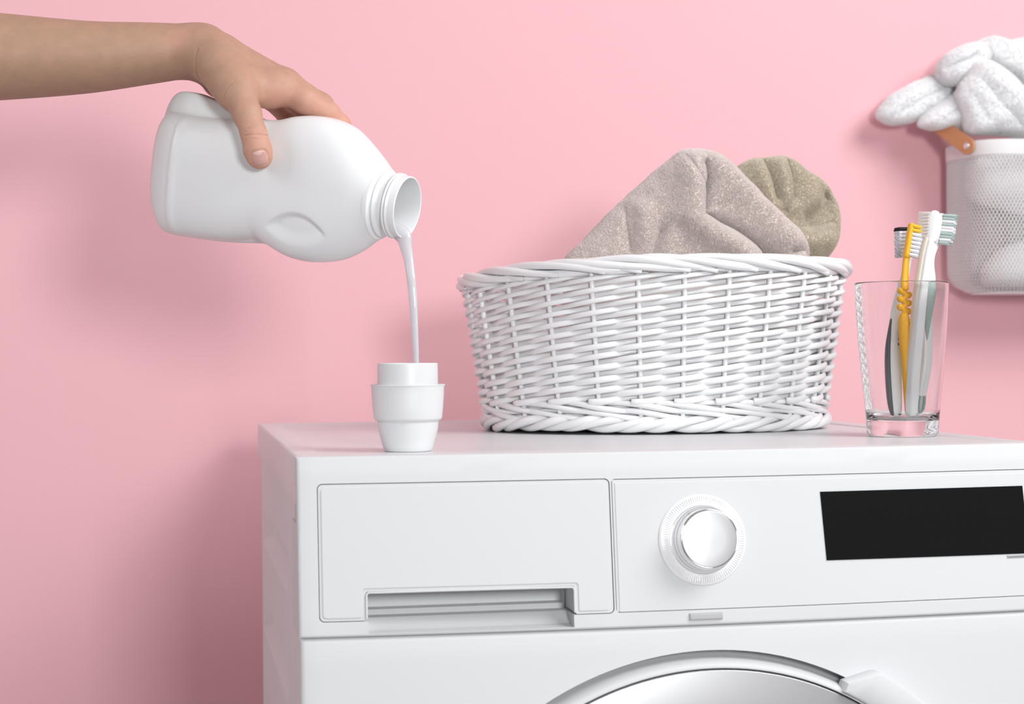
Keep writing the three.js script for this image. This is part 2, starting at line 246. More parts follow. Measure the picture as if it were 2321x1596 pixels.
  mesh('dial_skirt', L2([[0.0262, 0.0002], [0.0262, 0.0022], [0.0254, 0.003], [0.0250, 0.0065], [0.0243, 0.0068], [0.0240, 0.0105], [0.0233, 0.0108], [0.0228, 0.0165], [0.0226, 0.0178], [0.0219, 0.0186], [0.0214, 0.0182], [0.0213, 0.0176]]), M.chrome, dial, 'chrome skirt');
  mesh('dial_cap', L2([[0.0213, 0.016], [0.0213, 0.0181], [0.0208, 0.0185], [0.012, 0.0187], [0.0001, 0.01875]]), M.brushed, dial, 'brushed metal cap');
  P('indicator', slab(0.2926, 0.3188, 0.7229, 0.7279, (x, y) => faceZ(x, y) + 0.0022, -0.01, 0.0012, 10, 4), M.greyPlastic, 'small silver indicator bar');
  // lower front with dished door opening
  const dc = [0.3085, 0.4527];
  let fr = slab(0.0012, 0.5988, 0.05, 0.7179, (x, y) => faceZ(x, 0.7) - 0.0022, -0.052, 0.0035, 56, 40);
  fr = csg(fr, new THREE.CylinderGeometry(0.2466, 0.2466, 0.03, 160).rotateX(Math.PI / 2).translate(dc[0], dc[1], 0.0035), SUBTRACTION);
  P('front_panel', creased(fr, 0.35), M.enamel);
  const door = new THREE.Group(); door.name = 'door'; door.position.set(dc[0] - 0.3, dc[1], 0.3); W.add(door);
  mesh('door_trim', L2([[0.2464, -0.012], [0.2445, -0.0112], [0.2422, -0.0078], [0.2406, -0.001], [0.2396, 0.006], [0.2388, 0.0115], [0.2378, 0.0150], [0.2364, 0.0168], [0.2348, 0.0170], [0.2342, 0.0165], [0.234, 0.009]], 160), M.plastic, door);
  mesh('door_panel', L2([[0.2336, 0.009], [0.2332, 0.0162], [0.2322, 0.0168], [0.21, 0.0200], [0.185, 0.0220], [0.16, 0.0225], [0.158, 0.015]], 160), M.silver, door, 'silver painted door ring');
  mesh('door_glass', L2([[0.1579, 0.018], [0.15, 0.012], [0.1, -0.005], [0.0001, -0.02]], 96), M.darkGlass, door);
  const hs = new THREE.Shape(); const ctr = V(...dc, 0); const arc = (r, a0, a1, n) => Array.from({ length: n + 1 }, (_, i) => { const a = lerp(a0, a1, i / n); return [Math.cos(a) * r, Math.sin(a) * r]; });
  const a0 = 1.118;
  [...arc(0.237, a0, a0 - 1.5, 28), ...arc(0.2615, a0 - 1.45, a0 - 0.095, 28), [0.1325, 0.2252], [0.1285, 0.2250], [0.1060, 0.2190]].forEach((p, i) => i ? hs.lineTo(...p) : hs.moveTo(...p));
  mesh('door_handle', creased(new THREE.ExtrudeGeometry(hs, { depth: 0.013, bevelEnabled: true, bevelSize: 0.003, bevelThickness: 0.003, bevelOffset: -0.002, bevelSegments: 4 }).translate(0, 0, 0.0075), 0.6), M.plastic, door);
}

// ------------------------------------------------------------------ measuring cap and liquid stream
{
  const y0 = lidY(-0.08);
  const cup = thing('bottle_cap', 'white plastic dosing cap catching the poured detergent', 'cap', [0.0916, y0, -0.08]);
  const h = 0.9183 - y0;
  mesh('cup_body', lathe([[0.0001, 0], [0.0175, 0], [0.0188, 0.0008], [0.0200, 0.0045], [0.0222, 0.0125], [0.0236, 0.018], [0.0239, 0.0225], [0.0240, 0.0236], [0.0258, 0.0246], [0.0268, 0.0262], [0.0276, 0.034], [0.0283, 0.044], [0.0285, 0.0508], [0.0292, 0.0514], [0.0293, 0.0522], [0.0286, 0.0524], [0.0276, 0.0518], [0.0268, 0.0490], [0.0242, 0.0488]], 96), M.cap, cup);
  mesh('inner_collar', lathe([[0.0240, 0.0475], [0.02385, 0.0515], [0.0236, h - 0.0012], [0.0232, h], [0.0226, h], [0.0222, h - 0.001], [0.0221, 0.03], [0.018, 0.006], [0.0001, 0.004]], 96), M.cap, cup);
  const s = thing('detergent_stream', 'thin white stream of liquid detergent falling into the cap', 'liquid', [0.096, y0 + 0.052, -0.078]);
  const st = [[0.0800, 1.0262, -0.0965, 0.0055], [0.0852, 1.0232, -0.0928, 0.0066], [0.0902, 1.0182, -0.0886, 0.0067], [0.0919, 1.0094, -0.0862, 0.0051], [0.0936, 0.9989, -0.084, 0.0041], [0.0951, 0.9815, -0.080, 0.0037], [0.0961, 0.9677, -0.079, 0.0035], [0.0971, 0.9469, -0.0785, 0.0030], [0.0980, 0.9182, -0.078, 0.0025], [0.0982, 0.898, -0.078, 0.0023]];
  const pts = curve(st.map(p => p.slice(0, 3)), 90), rt = st.map((p, i) => [i / (st.length - 1), p[3]]);
  worldMesh('stream_body', tube(pts, t => interp(rt, t), 20, true, 0.7), M.liquid, s);
}

// ------------------------------------------------------------------ detergent bottle (local: x down the width, y along the axis, z toward the label side)
const BO = V(-0.0957, 1.0821, -0.2068), BA = V(0.8256, -0.1816, 0.5342).normalize(), BB0 = V(0.1069, 0.98, 0.1681);
const BB = BB0.clone().addScaledVector(BA, -BB0.dot(BA)).normalize(), BT = V().crossVectors(BA, BB);
const bottleTop = [[0, 0.041], [0.004, 0.046], [0.0094, 0.049], [0.0375, 0.0484], [0.063, 0.0496], [0.088, 0.0509], [0.108, 0.0535], [0.124, 0.0583], [0.14, 0.0607], [0.156, 0.0603], [0.1725, 0.056], [0.185, 0.0483], [0.199, 0.037], [0.207, 0.0285]];
const bottleTopRear = [[0, 0.050], [0.0048, 0.0592], [0.0128, 0.0646], [0.0258, 0.0653], [0.039, 0.0630], [0.0587, 0.0590], [0.075, 0.0555], [0.09, 0.0520], [0.108, 0.0535], [0.124, 0.0583], [0.14, 0.0607], [0.156, 0.0603], [0.1725, 0.056], [0.185, 0.0483], [0.199, 0.037], [0.207, 0.0285]];
const bottleBot = [[0, 0.034], [0.003, 0.041], [0.0128, 0.0519], [0.0412, 0.0524], [0.071, 0.0504], [0.0956, 0.0455], [0.1038, 0.0440], [0.1127, 0.048], [0.130, 0.054], [0.1467, 0.0557], [0.1628, 0.0539], [0.1784, 0.0492], [0.193, 0.0405], [0.202, 0.0325], [0.207, 0.0285]];
const bottleBotRear = [[0, 0.034], [0.003, 0.041], [0.0128, 0.0519], [0.0412, 0.0535], [0.071, 0.0520], [0.0956, 0.0490], [0.1038, 0.0482], [0.1127, 0.0495], [0.130, 0.054], [0.1467, 0.0557], [0.1628, 0.0539], [0.1784, 0.0492], [0.193, 0.0405], [0.202, 0.0325], [0.207, 0.0285]];
const bottleThick = [[0, 0.0175], [0.004, 0.0205], [0.010, 0.0238], [0.018, 0.0272], [0.0265, 0.0297], [0.029, 0.0300], [0.034, 0.0300], [0.07, 0.0300], [0.10, 0.0292], [0.13, 0.0296], [0.16, 0.0305], [0.185, 0.0300], [0.20, 0.0288], [0.207, 0.0285]];
{
  const b = thing('detergent_bottle', 'white plastic detergent bottle tipped in the hand, pouring', 'bottle', BO.toArray());
  b.quaternion.setFromRotationMatrix(new THREE.Matrix4().makeBasis(BB.clone().negate(), BA, BT));
  const NU = 256, NV = 220, Y1 = 0.207;
  const surf = (u, v) => {
    const base = v < 0.06; const y = base ? 0 : Y1 * (v - 0.06) / 0.94, k = base ? v / 0.06 : 1;
    const a = u * Math.PI * 2, c = Math.cos(a), s = Math.sin(a), n = lerp(2.9, 2.0, smooth(0.15, 0.205, y));
    const cc = Math.sign(c) * Math.pow(Math.abs(c), 2 / n), ss = Math.sign(s) * Math.pow(Math.abs(s), 2 / n);
    const rear = smooth(0.42, 0.16, ss), ext = c > 0 ? lerp(interp(bottleTop, y), interp(bottleTopRear, y), rear) : lerp(interp(bottleBot, y), interp(bottleBotRear, y), smooth(0.3, 0, ss));
    const xb = cc * ext * k; let t = ss * interp(bottleThick, y) * k;
    if (!base && ss > 0.3) {
      const w = smooth(0.3, 0.75, ss);
      // finger dent: an eye-shaped hollow with a steep upper lip
      const da = (y - 0.1465) / 0.0275, top = -0.0178 - 0.0135 * da * da, low = -0.0385 + 0.010 * da * da;
      if (Math.abs(da) < 1.25) { const e = smooth(1.2, 0.85, Math.abs(da)), up = smooth(top + 0.0022, top - 0.0016, xb), lo = smooth(low - 0.006, low + 0.009, xb); t -= 0.0042 * e * up * lo * w; }
      t += 0.0009 * smooth(0.0335, 0.0290, y) * smooth(0.022, 0.0265, y) * w;   // ridge around the label panel
    }
    return V(-xb, y, t);
  };
  mesh('bottle_body', gridGeo(NU, NV, (u, v) => surf(1 - u, v), true), M.hdpe, b);
  mesh('bottle_neck', lathe([[0.0290, 0.2030], [0.0291, 0.2062], [0.0288, 0.2072], [0.0280, 0.2076], [0.0262, 0.2082], [0.0256, 0.2090], [0.0264, 0.2096], [0.0266, 0.2106], [0.0258, 0.2114], [0.0240, 0.2122], [0.0236, 0.2135], [0.0236, 0.2172], [0.0240, 0.2178], [0.0258, 0.2182], [0.0260, 0.2192], [0.0252, 0.2197], [0.0246, 0.2201], [0.0257, 0.2208], [0.0258, 0.2217], [0.0247, 0.2226], [0.0245, 0.2233], [0.0246, 0.2280], [0.0243, 0.2288], [0.0236, 0.2290], [0.0231, 0.2284], [0.0228, 0.2240], [0.0226, 0.208], [0.028, 0.19], [0.027, 0.165], [0.0001, 0.150]], 96), M.hdpe, b);
}

// ------------------------------------------------------------------ implicit surfaces: sparse surface nets
function surfaceNet(sdf, lo, hi, h, block = 6) {
  const n = [0, 1, 2].map(i => Math.ceil((hi[i] - lo[i]) / h)), nb = n.map(k => Math.ceil(k / block)), rad = block * h * 0.5 * Math.sqrt(3) + 2.5 * h;
  const sx = n[0] + 3, sy = n[1] + 3, key = (i, j, k) => (k * sy + j) * sx + i, ids = new Map(), pos = [], cells = [];
  const D = new Float32Array((block + 1) ** 3), at = (a, b, c) => D[(c * (block + 1) + b) * (block + 1) + a];
  for (let bk = 0; bk < nb[2]; bk++) for (let bj = 0; bj < nb[1]; bj++) for (let bi = 0; bi < nb[0]; bi++) {
    const ox = bi * block, oy = bj * block, oz = bk * block;
    if (Math.abs(sdf(lo[0] + (ox + block / 2) * h, lo[1] + (oy + block / 2) * h, lo[2] + (oz + block / 2) * h)) > rad) continue;
    for (let c = 0, q = 0; c <= block; c++) for (let b = 0; b <= block; b++) for (let a = 0; a <= block; a++, q++) D[q] = sdf(lo[0] + (ox + a) * h, lo[1] + (oy + b) * h, lo[2] + (oz + c) * h);
    for (let c = 0; c < block; c++) for (let b = 0; b < block; b++) for (let a = 0; a < block; a++) {
      let m = 0, px = 0, py = 0, pz = 0, cnt = 0; const d = [];
      for (let q = 0; q < 8; q++) { const v = at(a + (q & 1), b + ((q >> 1) & 1), c + (q >> 2)); d.push(v); if (v < 0) m++; }
      if (!m || m === 8) continue;
      for (const [p, q] of [[0, 1], [2, 3], [4, 5], [6, 7], [0, 2], [1, 3], [4, 6], [5, 7], [0, 4], [1, 5], [2, 6], [3, 7]]) if ((d[p] < 0) !== (d[q] < 0)) { const t = d[p] / (d[p] - d[q]); px += lerp(p & 1, q & 1, t); py += lerp((p >> 1) & 1, (q >> 1) & 1, t); pz += lerp(p >> 2, q >> 2, t); cnt++; }
      ids.set(key(ox + a, oy + b, oz + c), pos.length / 3); pos.push(lo[0] + (ox + a + px / cnt) * h, lo[1] + (oy + b + py / cnt) * h, lo[2] + (oz + c + pz / cnt) * h);
      cells.push([ox + a, oy + b, oz + c, d[0] < 0, (d[0] < 0) !== (d[1] < 0), (d[0] < 0) !== (d[2] < 0), (d[0] < 0) !== (d[4] < 0)]);
    }
  }
  const idx = [], quad = (a, b, c, d, f) => { if (a === undefined || b === undefined || c === undefined || d === undefined) return; f ? idx.push(a, b, c, a, c, d) : idx.push(a, c, b, a, d, c); };
  for (const [i, j, k, ins, ex, ey, ez] of cells) { const g = (a, b, c) => ids.get(key(i - a, j - b, k - c));
    if (ex) quad(g(0, 0, 0), g(0, 1, 0), g(0, 1, 1), g(0, 0, 1), ins); if (ey) quad(g(0, 0, 0), g(0, 0, 1), g(1, 0, 1), g(1, 0, 0), ins); if (ez) quad(g(0, 0, 0), g(1, 0, 0), g(1, 1, 0), g(0, 1, 0), ins); }
  // pull the vertices onto the surface and take normals from the field
  const nor = new Float32Array(pos.length), e = h * 0.5;
  for (let pass = 0; pass < 2; pass++) for (let q = 0; q < pos.length; q += 3) { const x = pos[q], y = pos[q + 1], z = pos[q + 2], d = sdf(x, y, z); let gx = sdf(x + e, y, z) - sdf(x - e, y, z), gy = sdf(x, y + e, z) - sdf(x, y - e, z), gz = sdf(x, y, z + e) - sdf(x, y, z - e); const l = Math.hypot(gx, gy, gz) || 1; gx /= l; gy /= l; gz /= l; const s = clamp(d * 2 * e / l, -h, h) * 0.9; if (pass < 1) { pos[q] -= gx * s; pos[q + 1] -= gy * s; pos[q + 2] -= gz * s; } nor[q] = gx; nor[q + 1] = gy; nor[q + 2] = gz; }
  const g = new THREE.BufferGeometry(); g.setAttribute('position', new THREE.Float32BufferAttribute(pos, 3)); g.setAttribute('normal', new THREE.BufferAttribute(nor, 3)); g.setIndex(idx); return g;
}
const smin = (a, b, k) => { const h = Math.max(k - Math.abs(a - b), 0) / k; return Math.min(a, b) - h * h * k * 0.25; };
function cone(p, a, b) { const dx = b[0] - a[0], dy = b[1] - a[1], dz = b[2] - a[2], t = clamp(((p[0] - a[0]) * dx + (p[1] - a[1]) * dy + (p[2] - a[2]) * dz) / (dx * dx + dy * dy + dz * dz), 0, 1); return Math.hypot(p[0] - a[0] - dx * t, p[1] - a[1] - dy * t, p[2] - a[2] - dz * t) - lerp(a[3], b[3], t); }
const chain = (p, L, k) => { let d = 9; for (let i = 0; i < L.length - 1; i++) { const c = cone(p, L[i], L[i + 1]); d = d > 8 ? c : smin(d, c, k); } return d; };
function segDist2(px, py, L) { let m = 9; for (let i = 0; i < L.length - 1; i++) { const [ax, ay] = L[i], [bx, by] = L[i + 1], dx = bx - ax, dy = by - ay, t = clamp(((px - ax) * dx + (py - ay) * dy) / (dx * dx + dy * dy), 0, 1); m = Math.min(m, Math.hypot(px - ax - dx * t, py - ay - dy * t)); } return m; }

// ------------------------------------------------------------------ the person's forearm and hand
{
  const H = thing('person', 'bare left forearm and hand gripping the white bottle from above', 'person', [-0.0734, 1.1778, -0.1859]);
  const arm = [[-0.46, 1.160, -0.180, 0.0435], [-0.366, 1.1625, -0.1867, 0.0413], [-0.2759, 1.1697, -0.1896, 0.0383], [-0.2246, 1.17, -0.1898, 0.035], [-0.1549, 1.1708, -0.1865, 0.0292], [-0.1019, 1.1754, -0.1864, 0.0247], [-0.0734, 1.1778, -0.1859, 0.0218]];
  const thumb = [[-0.0475, 1.1592, -0.1525, 0.0164], [-0.0346, 1.1299, -0.125, 0.013], [-0.0299, 1.116, -0.1148, 0.0110], [-0.0248, 1.0989, -0.1083, 0.0099], [-0.0221, 1.0868, -0.1089, 0.0105], [-0.0206, 1.0818, -0.1095, 0.0100]];
  const idx = [[-0.0575, 1.1763, -0.1744, 0.0174], [-0.0045, 1.1433, -0.1446, 0.0114], [0.0172, 1.1311, -0.141, 0.01], [0.037, 1.122, -0.1479, 0.009], [0.0472, 1.1132, -0.154, 0.008], [0.0512, 1.1011, -0.155, 0.0072]];
  const mid = [[-0.0587, 1.1819, -0.1988, 0.0169], [0.0039, 1.1487, -0.165, 0.0109], [0.0338, 1.1329, -0.1779, 0.0095], [0.0464, 1.1181, -0.1806, 0.0081], [0.0459, 1.1014, -0.1645, 0.0073]];
  const rin = [[-0.0592, 1.184, -0.2158, 0.0164], [-0.0002, 1.149, -0.1919, 0.0107], [0.0261, 1.1321, -0.211, 0.0094], [0.0318, 1.1137, -0.2005, 0.0078], [0.0277, 1.0973, -0.1783, 0.007]];
  const pin = [[-0.0589, 1.1835, -0.2301, 0.015], [-0.0087, 1.1476, -0.2194, 0.0101], [0.0107, 1.13, -0.2335, 0.0084], [0.0146, 1.1157, -0.2191, 0.0072], [0.0113, 1.1014, -0.1937, 0.0063]];
  const palm = [[[-0.0532, 1.164, -0.1607, 0.0186], [-0.0394, 1.1372, -0.1348, 0.0148]], [[-0.0558, 1.1716, -0.2075, 0.0167], [-0.0489, 1.1554, -0.2093, 0.0141]], idx.slice(0, 2), mid.slice(0, 2), rin.slice(0, 2), pin.slice(0, 2),
    [[-0.0571, 1.1663, -0.1876, 0.0124], [-0.0529, 1.1516, -0.1871, 0.0091]], [[-0.050, 1.165, -0.170, 0.016], [-0.012, 1.1375, -0.148, 0.010]], [[-0.0345, 1.1420, -0.1350, 0.0120], [-0.0080, 1.1380, -0.1440, 0.0085]]];
  const creases = [[[[0.0423, 0.1043], [0.0448, 0.1072], [0.0461, 0.1119], [0.0461, 0.1175], [0.0445, 0.1209]], 0.0005, 0.0005], [[[0.0391, 0.1063], [0.0405, 0.1114], [0.0412, 0.1173], [0.0408, 0.1221]], 0.0006, 0.0007], [[[0.0417, 0.1052], [0.0422, 0.1111], [0.043, 0.1179]], 0.0004, 0.0003], [[[0.037, 0.107], [0.0378, 0.1117], [0.038, 0.117]], 0.0004, 0.0002], [[[0.081, 0.0849], [0.0742, 0.0805], [0.0669, 0.0781], [0.0598, 0.0773], [0.0548, 0.08]], 0.0005, 0.0004], [[[0.1005, 0.0376], [0.0961, 0.0366], [0.089, 0.0366], [0.0803, 0.0382], [0.0765, 0.0395]], 0.0008, 0.0008]];
  const p = [0, 0, 0], aY = arm.map(q => [q[0], q[1]]), aZ = arm.map(q => [q[0], q[2] - 0.008]), aR = arm.map(q => [q[0], q[3]]), aW = [[-0.46, 1.12], [-0.2, 1.15], [-0.12, 1.28], [-0.07, 1.42]];
  const armD = (x, y, z) => { const e = -0.080, w = interp(aW, x), l = Math.hypot(y - interp(aY, x), (z - interp(aZ, x)) / w), r = interp(aR, x); if (x <= e) return l - r; const u = (x - e) / 0.034; if (u >= 1) return Math.hypot(l, x - e - 0.034); return l - r * Math.sqrt(1 - u * u); };
  const NN = V(-0.05, -0.10, 0.99).normalize(), AX = V(0.0046, -0.0175, 0).addScaledVector(NN, 0).normalize(); AX.addScaledVector(NN, -AX.dot(NN)).normalize(); const LA = V().crossVectors(AX, NN).negate();
  const nc = V(-0.0204, 1.0806, -0.1095);
  const sdf = (x, y, z) => {
    p[0] = x; p[1] = y; p[2] = z;
    let a = armD(x, y, z);
    if (x < -0.14) return a;
    let h = 9; for (const c of palm) { const d = cone(p, c[0], c[1]); h = h > 8 ? d : smin(h, d, 0.014); }
    h = smin(h, chain(p, thumb, 0.004), 0.009);
    let f = chain(p, idx.slice(1), 0.005); f = smin(f, chain(p, mid.slice(1), 0.005), 0.002); f = smin(f, chain(p, rin.slice(1), 0.005), 0.002); f = smin(f, chain(p, pin.slice(1), 0.005), 0.002);
    let d = smin(smin(h, f, 0.007), a, 0.016);
    if (Math.abs(d) < 0.004) {
      const vx = x - BO.x, vy = y - BO.y, vz = z - BO.z, t = vx * BT.x + vy * BT.y + vz * BT.z;
      if (t > 0.03 && y < 1.092) { const ux = x - nc.x, uy = y - nc.y, uz = z - nc.z, u = (ux * LA.x + uy * LA.y + uz * LA.z) / 0.0064, v = (ux * AX.x + uy * AX.y + uz * AX.z) / 0.0061, w = ux * NN.x + uy * NN.y + uz * NN.z; if (w > 0) { const rr = Math.pow(Math.pow(Math.abs(u), 3.2) + Math.pow(Math.abs(v), 3.2), 1 / 3.2), e = (rr - 1.03) / 0.09; d += (v > 0.75 ? 0.0003 : 0.0006) * Math.exp(-e * e) + 0.0003 * smooth(1.02, 0.9, rr); } }
      if (t > 0.0) { const b = vx * BB.x + vy * BB.y + vz * BB.z, q = vx * BA.x + vy * BA.y + vz * BA.z; for (const [L, w, dp] of creases) { const s = segDist2(b, q, L); if (s < 4 * w) d += dp * Math.exp(-(s / w) * (s / w)); } }
    }
    return d;
  };
  const g = surfaceNet(sdf, [-0.44, 1.06, -0.265], [0.075, 1.225, -0.085], 0.0009, 6);
  const P = g.attributes.position, col = new Float32Array(P.count * 3);
  const tips = [[-0.0204, 1.0814, -0.1095, 0.020], [-0.0248, 1.0989, -0.1083, 0.012], [0.037, 1.122, -0.1479, 0.013], [0.0472, 1.1132, -0.154, 0.018], [0.0172, 1.1311, -0.141, 0.016], [-0.008, 1.132, -0.14, 0.014], [-0.078, 1.182, -0.165, 0.012]];
  for (let i = 0; i < P.count; i++) {
    const x = P.getX(i), y = P.getY(i), z = P.getZ(i); let red = 0.11 + 0.24 * smooth(-0.08, -0.02, x);
    for (const [a, b, c, r] of tips) red += 0.42 * Math.exp(-((x - a) ** 2 + (y - b) ** 2 + (z - c) ** 2) / (r * r));
    const n = noise3(x * 55, y * 55, z * 55) * 0.5 + noise3(x * 140, y * 140, z * 140) * 0.3, fine = noise3(x * 900, y * 900, z * 900) * 0.02;
    const vein = Math.exp(-((noise3(x * 26 + 4, y * 60, z * 30) / 0.10) ** 2)) * 0.35;
    red = clamp(red + 0.12 * n, 0, 1);
    let r = lerp(0.405, 0.68, red), gg = lerp(0.252, 0.345, red), b = lerp(0.168, 0.265, red);
    const k = 1 + 0.035 * n + fine; r *= k * (1 - 0.06 * vein); gg *= k; b *= k * (1 + 0.06 * vein);
    col[i * 3] = r; col[i * 3 + 1] = gg; col[i * 3 + 2] = b;
  }
  g.setAttribute('color', new THREE.BufferAttribute(col, 3));
  { const Nn = g.attributes.normal; for (let i = 0; i < P.count; i++) { const x = P.getX(i) * 620, y = P.getY(i) * 620, z = P.getZ(i) * 620, n = V(Nn.getX(i) + 0.05 * noise3(x, y, z), Nn.getY(i) + 0.05 * noise3(x + 50, y, z), Nn.getZ(i) + 0.05 * noise3(x, y + 50, z)).normalize(); Nn.setXYZ(i, n.x, n.y, n.z); } }
  worldMesh('skin', g, M.skin, H);
  // thumb nail: a patch lifted off the skin
  const onSkin = (u, v, off) => { let t = 0.03; const pt = V(); for (let i = 0; i < 80; i++) { pt.copy(nc).addScaledVector(LA, u).addScaledVector(AX, v).addScaledVector(NN, t); const d = sdf(pt.x, pt.y, pt.z); if (Math.abs(d) < 1e-5 || t < -0.005) break; t -= d * 0.7; } return pt.addScaledVector(NN, off); };
  const nailAt = (u, v, off) => { const uu = (u - 0.5) * 2, vv = (v - 0.5) * 2; const rr = Math.pow(Math.pow(Math.abs(uu), 3.2) + Math.pow(Math.abs(vv), 3.2), 1 / 3.2), m = Math.max(Math.abs(uu), Math.abs(vv)), s = rr > 0 ? m / rr : 1; const edge = smooth(1.0, 0.84, m); return onSkin(0.0062 * uu * s, 0.0059 * vv * s, off * edge - 0.0003 * (1 - edge)); };
  const nail = worldMesh('fingernail', gridGeo(28, 28, (u, v) => nailAt(u, v, 0.00045)), M.nail, H, 'short pink thumb nail');
  const lun = gridGeo(16, 8, (u, v) => nailAt(0.16 + 0.68 * u, 0.05 + (0.04 + 0.22 * Math.sin(Math.PI * u)) * v, 0.00053)); lun.translate(-H.position.x, -H.position.y, -H.position.z); mesh('lunula', lun, M.lunula, nail);
}

// ------------------------------------------------------------------ wicker basket
const BK = { c: [0.38, -0.393], rot: -0.0717, a0: 0.1655, a1: 0.1880, b0: 0.1245, b1: 0.1400, y0: lidY(-0.393) + 0.0070, H: 0.1480 };
const NST = 24;
const arcT = (() => { const n = 2000, L = [0]; for (let i = 1; i <= n; i++) { const a = (i - 0.5) / n * 2 * Math.PI; L.push(L[i - 1] + Math.hypot(0.18 * Math.sin(a), 0.133 * Math.cos(a))); } return (s) => { s = (s % 1 + 1) % 1; const t = s * L[n]; let lo = 0, hi = n; while (hi - lo > 1) { const m = (lo + hi) >> 1; L[m] < t ? lo = m : hi = m; } return (lo + (t - L[lo]) / (L[hi] - L[lo])) / n * 2 * Math.PI; }; })();
function basketPt(s, h, off, dy = 0) {
  const th = arcT(s), a = lerp(BK.a0, BK.a1, h), b = lerp(BK.b0, BK.b1, h), c = Math.cos(th), sn = Math.sin(th);
  let nx = c / a, nz = sn / b; const l = Math.hypot(nx, nz); nx /= l; nz /= l;
  const x = a * c + nx * off, z = b * sn + nz * off, cr = Math.cos(BK.rot), sr = Math.sin(BK.rot);
  return V(BK.c[0] + x * cr + z * sr, BK.y0 + BK.H * h + dy + h * (0.0035 - 0.0075 * c * c + 0.0045 * c) + 0.0008 * Math.sin(th * 3 + 1) * h + (1 - h) * 0.0022 * smooth(0.8, 2.4, th) * smooth(2.9, 2.2, th), BK.c[1] - x * sr + z * cr);
}
{
  const K = thing('wicker_basket', 'white painted oval wicker basket holding two rolled towels', 'basket', [0.38, lidY(-0.393), -0.393]);
  const rows = 23, h0 = 0.150, h1 = 0.955, rr = rng(31);
  for (let i = 0; i < NST; i++) { const pts = []; for (let k = 0; k <= 14; k++) pts.push(basketPt(i / NST, lerp(0.02, 0.985, k / 14), 0.0008)); worldMesh('stake', tube(pts, () => 0.0024, 8), M.wicker, K); }
  for (let i = 0; i < NST; i++) {
    const pts = [], per = 9, n = rows * per, j1 = 0.4 * (rr() - 0.5), r1 = 0.0031 + 0.0004 * rr(), r2 = 0.0023 + 0.0003 * rr(), ph = rr() * 9;
    for (let k = 0; k <= n + 4; k++) { const st = (k - 2) / per, row = st, w = Math.cos(Math.PI * st), bow = Math.sign(w) * Math.pow(Math.abs(w), 0.8); pts.push(basketPt((i - st) / NST, lerp(h0, h1, clamp((row + j1 * Math.sin(st * 0.7 + ph)) / rows, 0, 1)), bow * 0.0038 + 0.0004 * Math.sin(st * 2.1 + ph))); }
    worldMesh('weaver', tube(pts, t => lerp(r1, r2, t), 8, true, 0.72), M.wicker, K);
  }
  const rope = (name, h, dy, n, turns, r, off, sq, hand, seed) => { const q = rng(seed); for (let k = 0; k < n; k++) { const pts = [], N = 420, ph = k / n * Math.PI * 2; const w1 = q() * 6; for (let i = 0; i <= N; i++) { const s = i / N, a = hand * s * turns * 2 * Math.PI + ph + 0.25 * Math.sin(s * 31 + w1); pts.push(basketPt(s, h, Math.cos(a) * off * sq + 0.0004 * Math.sin(s * 50 + w1), dy + Math.sin(a) * off)); } worldMesh(name, tube(pts, t => r * (0.93 + 0.12 * Math.sin(t * 77 + w1)), 8, false), M.wicker, K); } };
  rope('rim_rod', 1, 0.0, 5, 4.5, 0.0040, 0.0052, 1.2, 1, 3);
  rope('wale_rod', 0.118, 0, 3, 7, 0.0030, 0.0038, 0.9, 1, 4);
  rope('wale_rod', 0.070, 0, 3, 6, 0.0029, 0.0040, 0.9, 1, 5);
  rope('foot_rod', 0.0, 0.0022, 4, 9, 0.0042, 0.0046, 1.25, -1, 6);
  for (let i = 0; i < 26; i++) { const s = (i + 0.3 + 0.5 * rr()) / 26, l = 0.012 + 0.012 * rr(), h = 0.952 + 0.008 * rr(); worldMesh('rod_end', tube([basketPt(s, h - 0.012 * (rr() - 0.3), 0.0052), basketPt(s + l * 0.6, h + 0.008, 0.0048), basketPt(s + l * 1.6, h + 0.03, 0.003)], t => 0.0024, 7), M.wicker, K); }
  const bs = new THREE.Shape(); for (let i = 0; i < 64; i++) { const p = basketPt(i / 64, 0.0, -0.003); i ? bs.lineTo(p.x, -p.z) : bs.moveTo(p.x, -p.z); }
  worldMesh('basket_base', new THREE.ExtrudeGeometry(bs, { depth: 0.005, bevelEnabled: false }).rotateX(-Math.PI / 2).translate(0, BK.y0 + 0.001, 0), M.wicker, K);
}

// ------------------------------------------------------------------ towels
function plump(outline, zc, thick, backThick, folds, NU = 420, NV = 200, center, terry = 0.0007, fr = 420) {
  const c = new THREE.CatmullRomCurve3(outline.map(([x, y]) => V(x, y, 0)), true, 'centripetal'), pts = c.getSpacedPoints(NU);
  return gridGeo(NU, NV, (u, v) => {
    const q = pts[Math.round(u * NU)], ph = v * Math.PI, k = Math.pow(Math.sin(Math.min(ph, Math.PI)), 0.72), x = lerp(center[0], q.x, k), y = lerp(center[1], q.y, k), cz = Math.cos(ph);
    const prof = Math.sign(cz) * Math.pow(Math.abs(cz), 0.85), front = smooth(-0.05, 0.55, cz);
    let z = zc + (prof > 0 ? thick : backThick) * prof + folds(x, y) * front;
    const n = noise3(x * fr, y * fr, z * fr * 0.6) * terry + noise3(x * 40, y * 40, z * 40) * 0.0009, o = V(x - center[0], y - center[1], 0); const l = o.length() || 1; o.multiplyScalar(1 / l);
    return V(x + o.x * n * (1 - front * 0.6), y + o.y * n * (1 - front * 0.6), z + n * front);
  }, true);
}
const ridge = (L, w, a) => (x, y) => { const d = segDist2(x, y, L); return a * Math.exp(-(d / w) * (d / w)); };
const crease = (L, w, a) => (x, y) => { const d = segDist2(x, y, L); return -a * Math.exp(-d / w); };
function sum(...fs) { return (x, y) => { let s = 0; for (const f of fs) s += f(x, y); return s; }; }
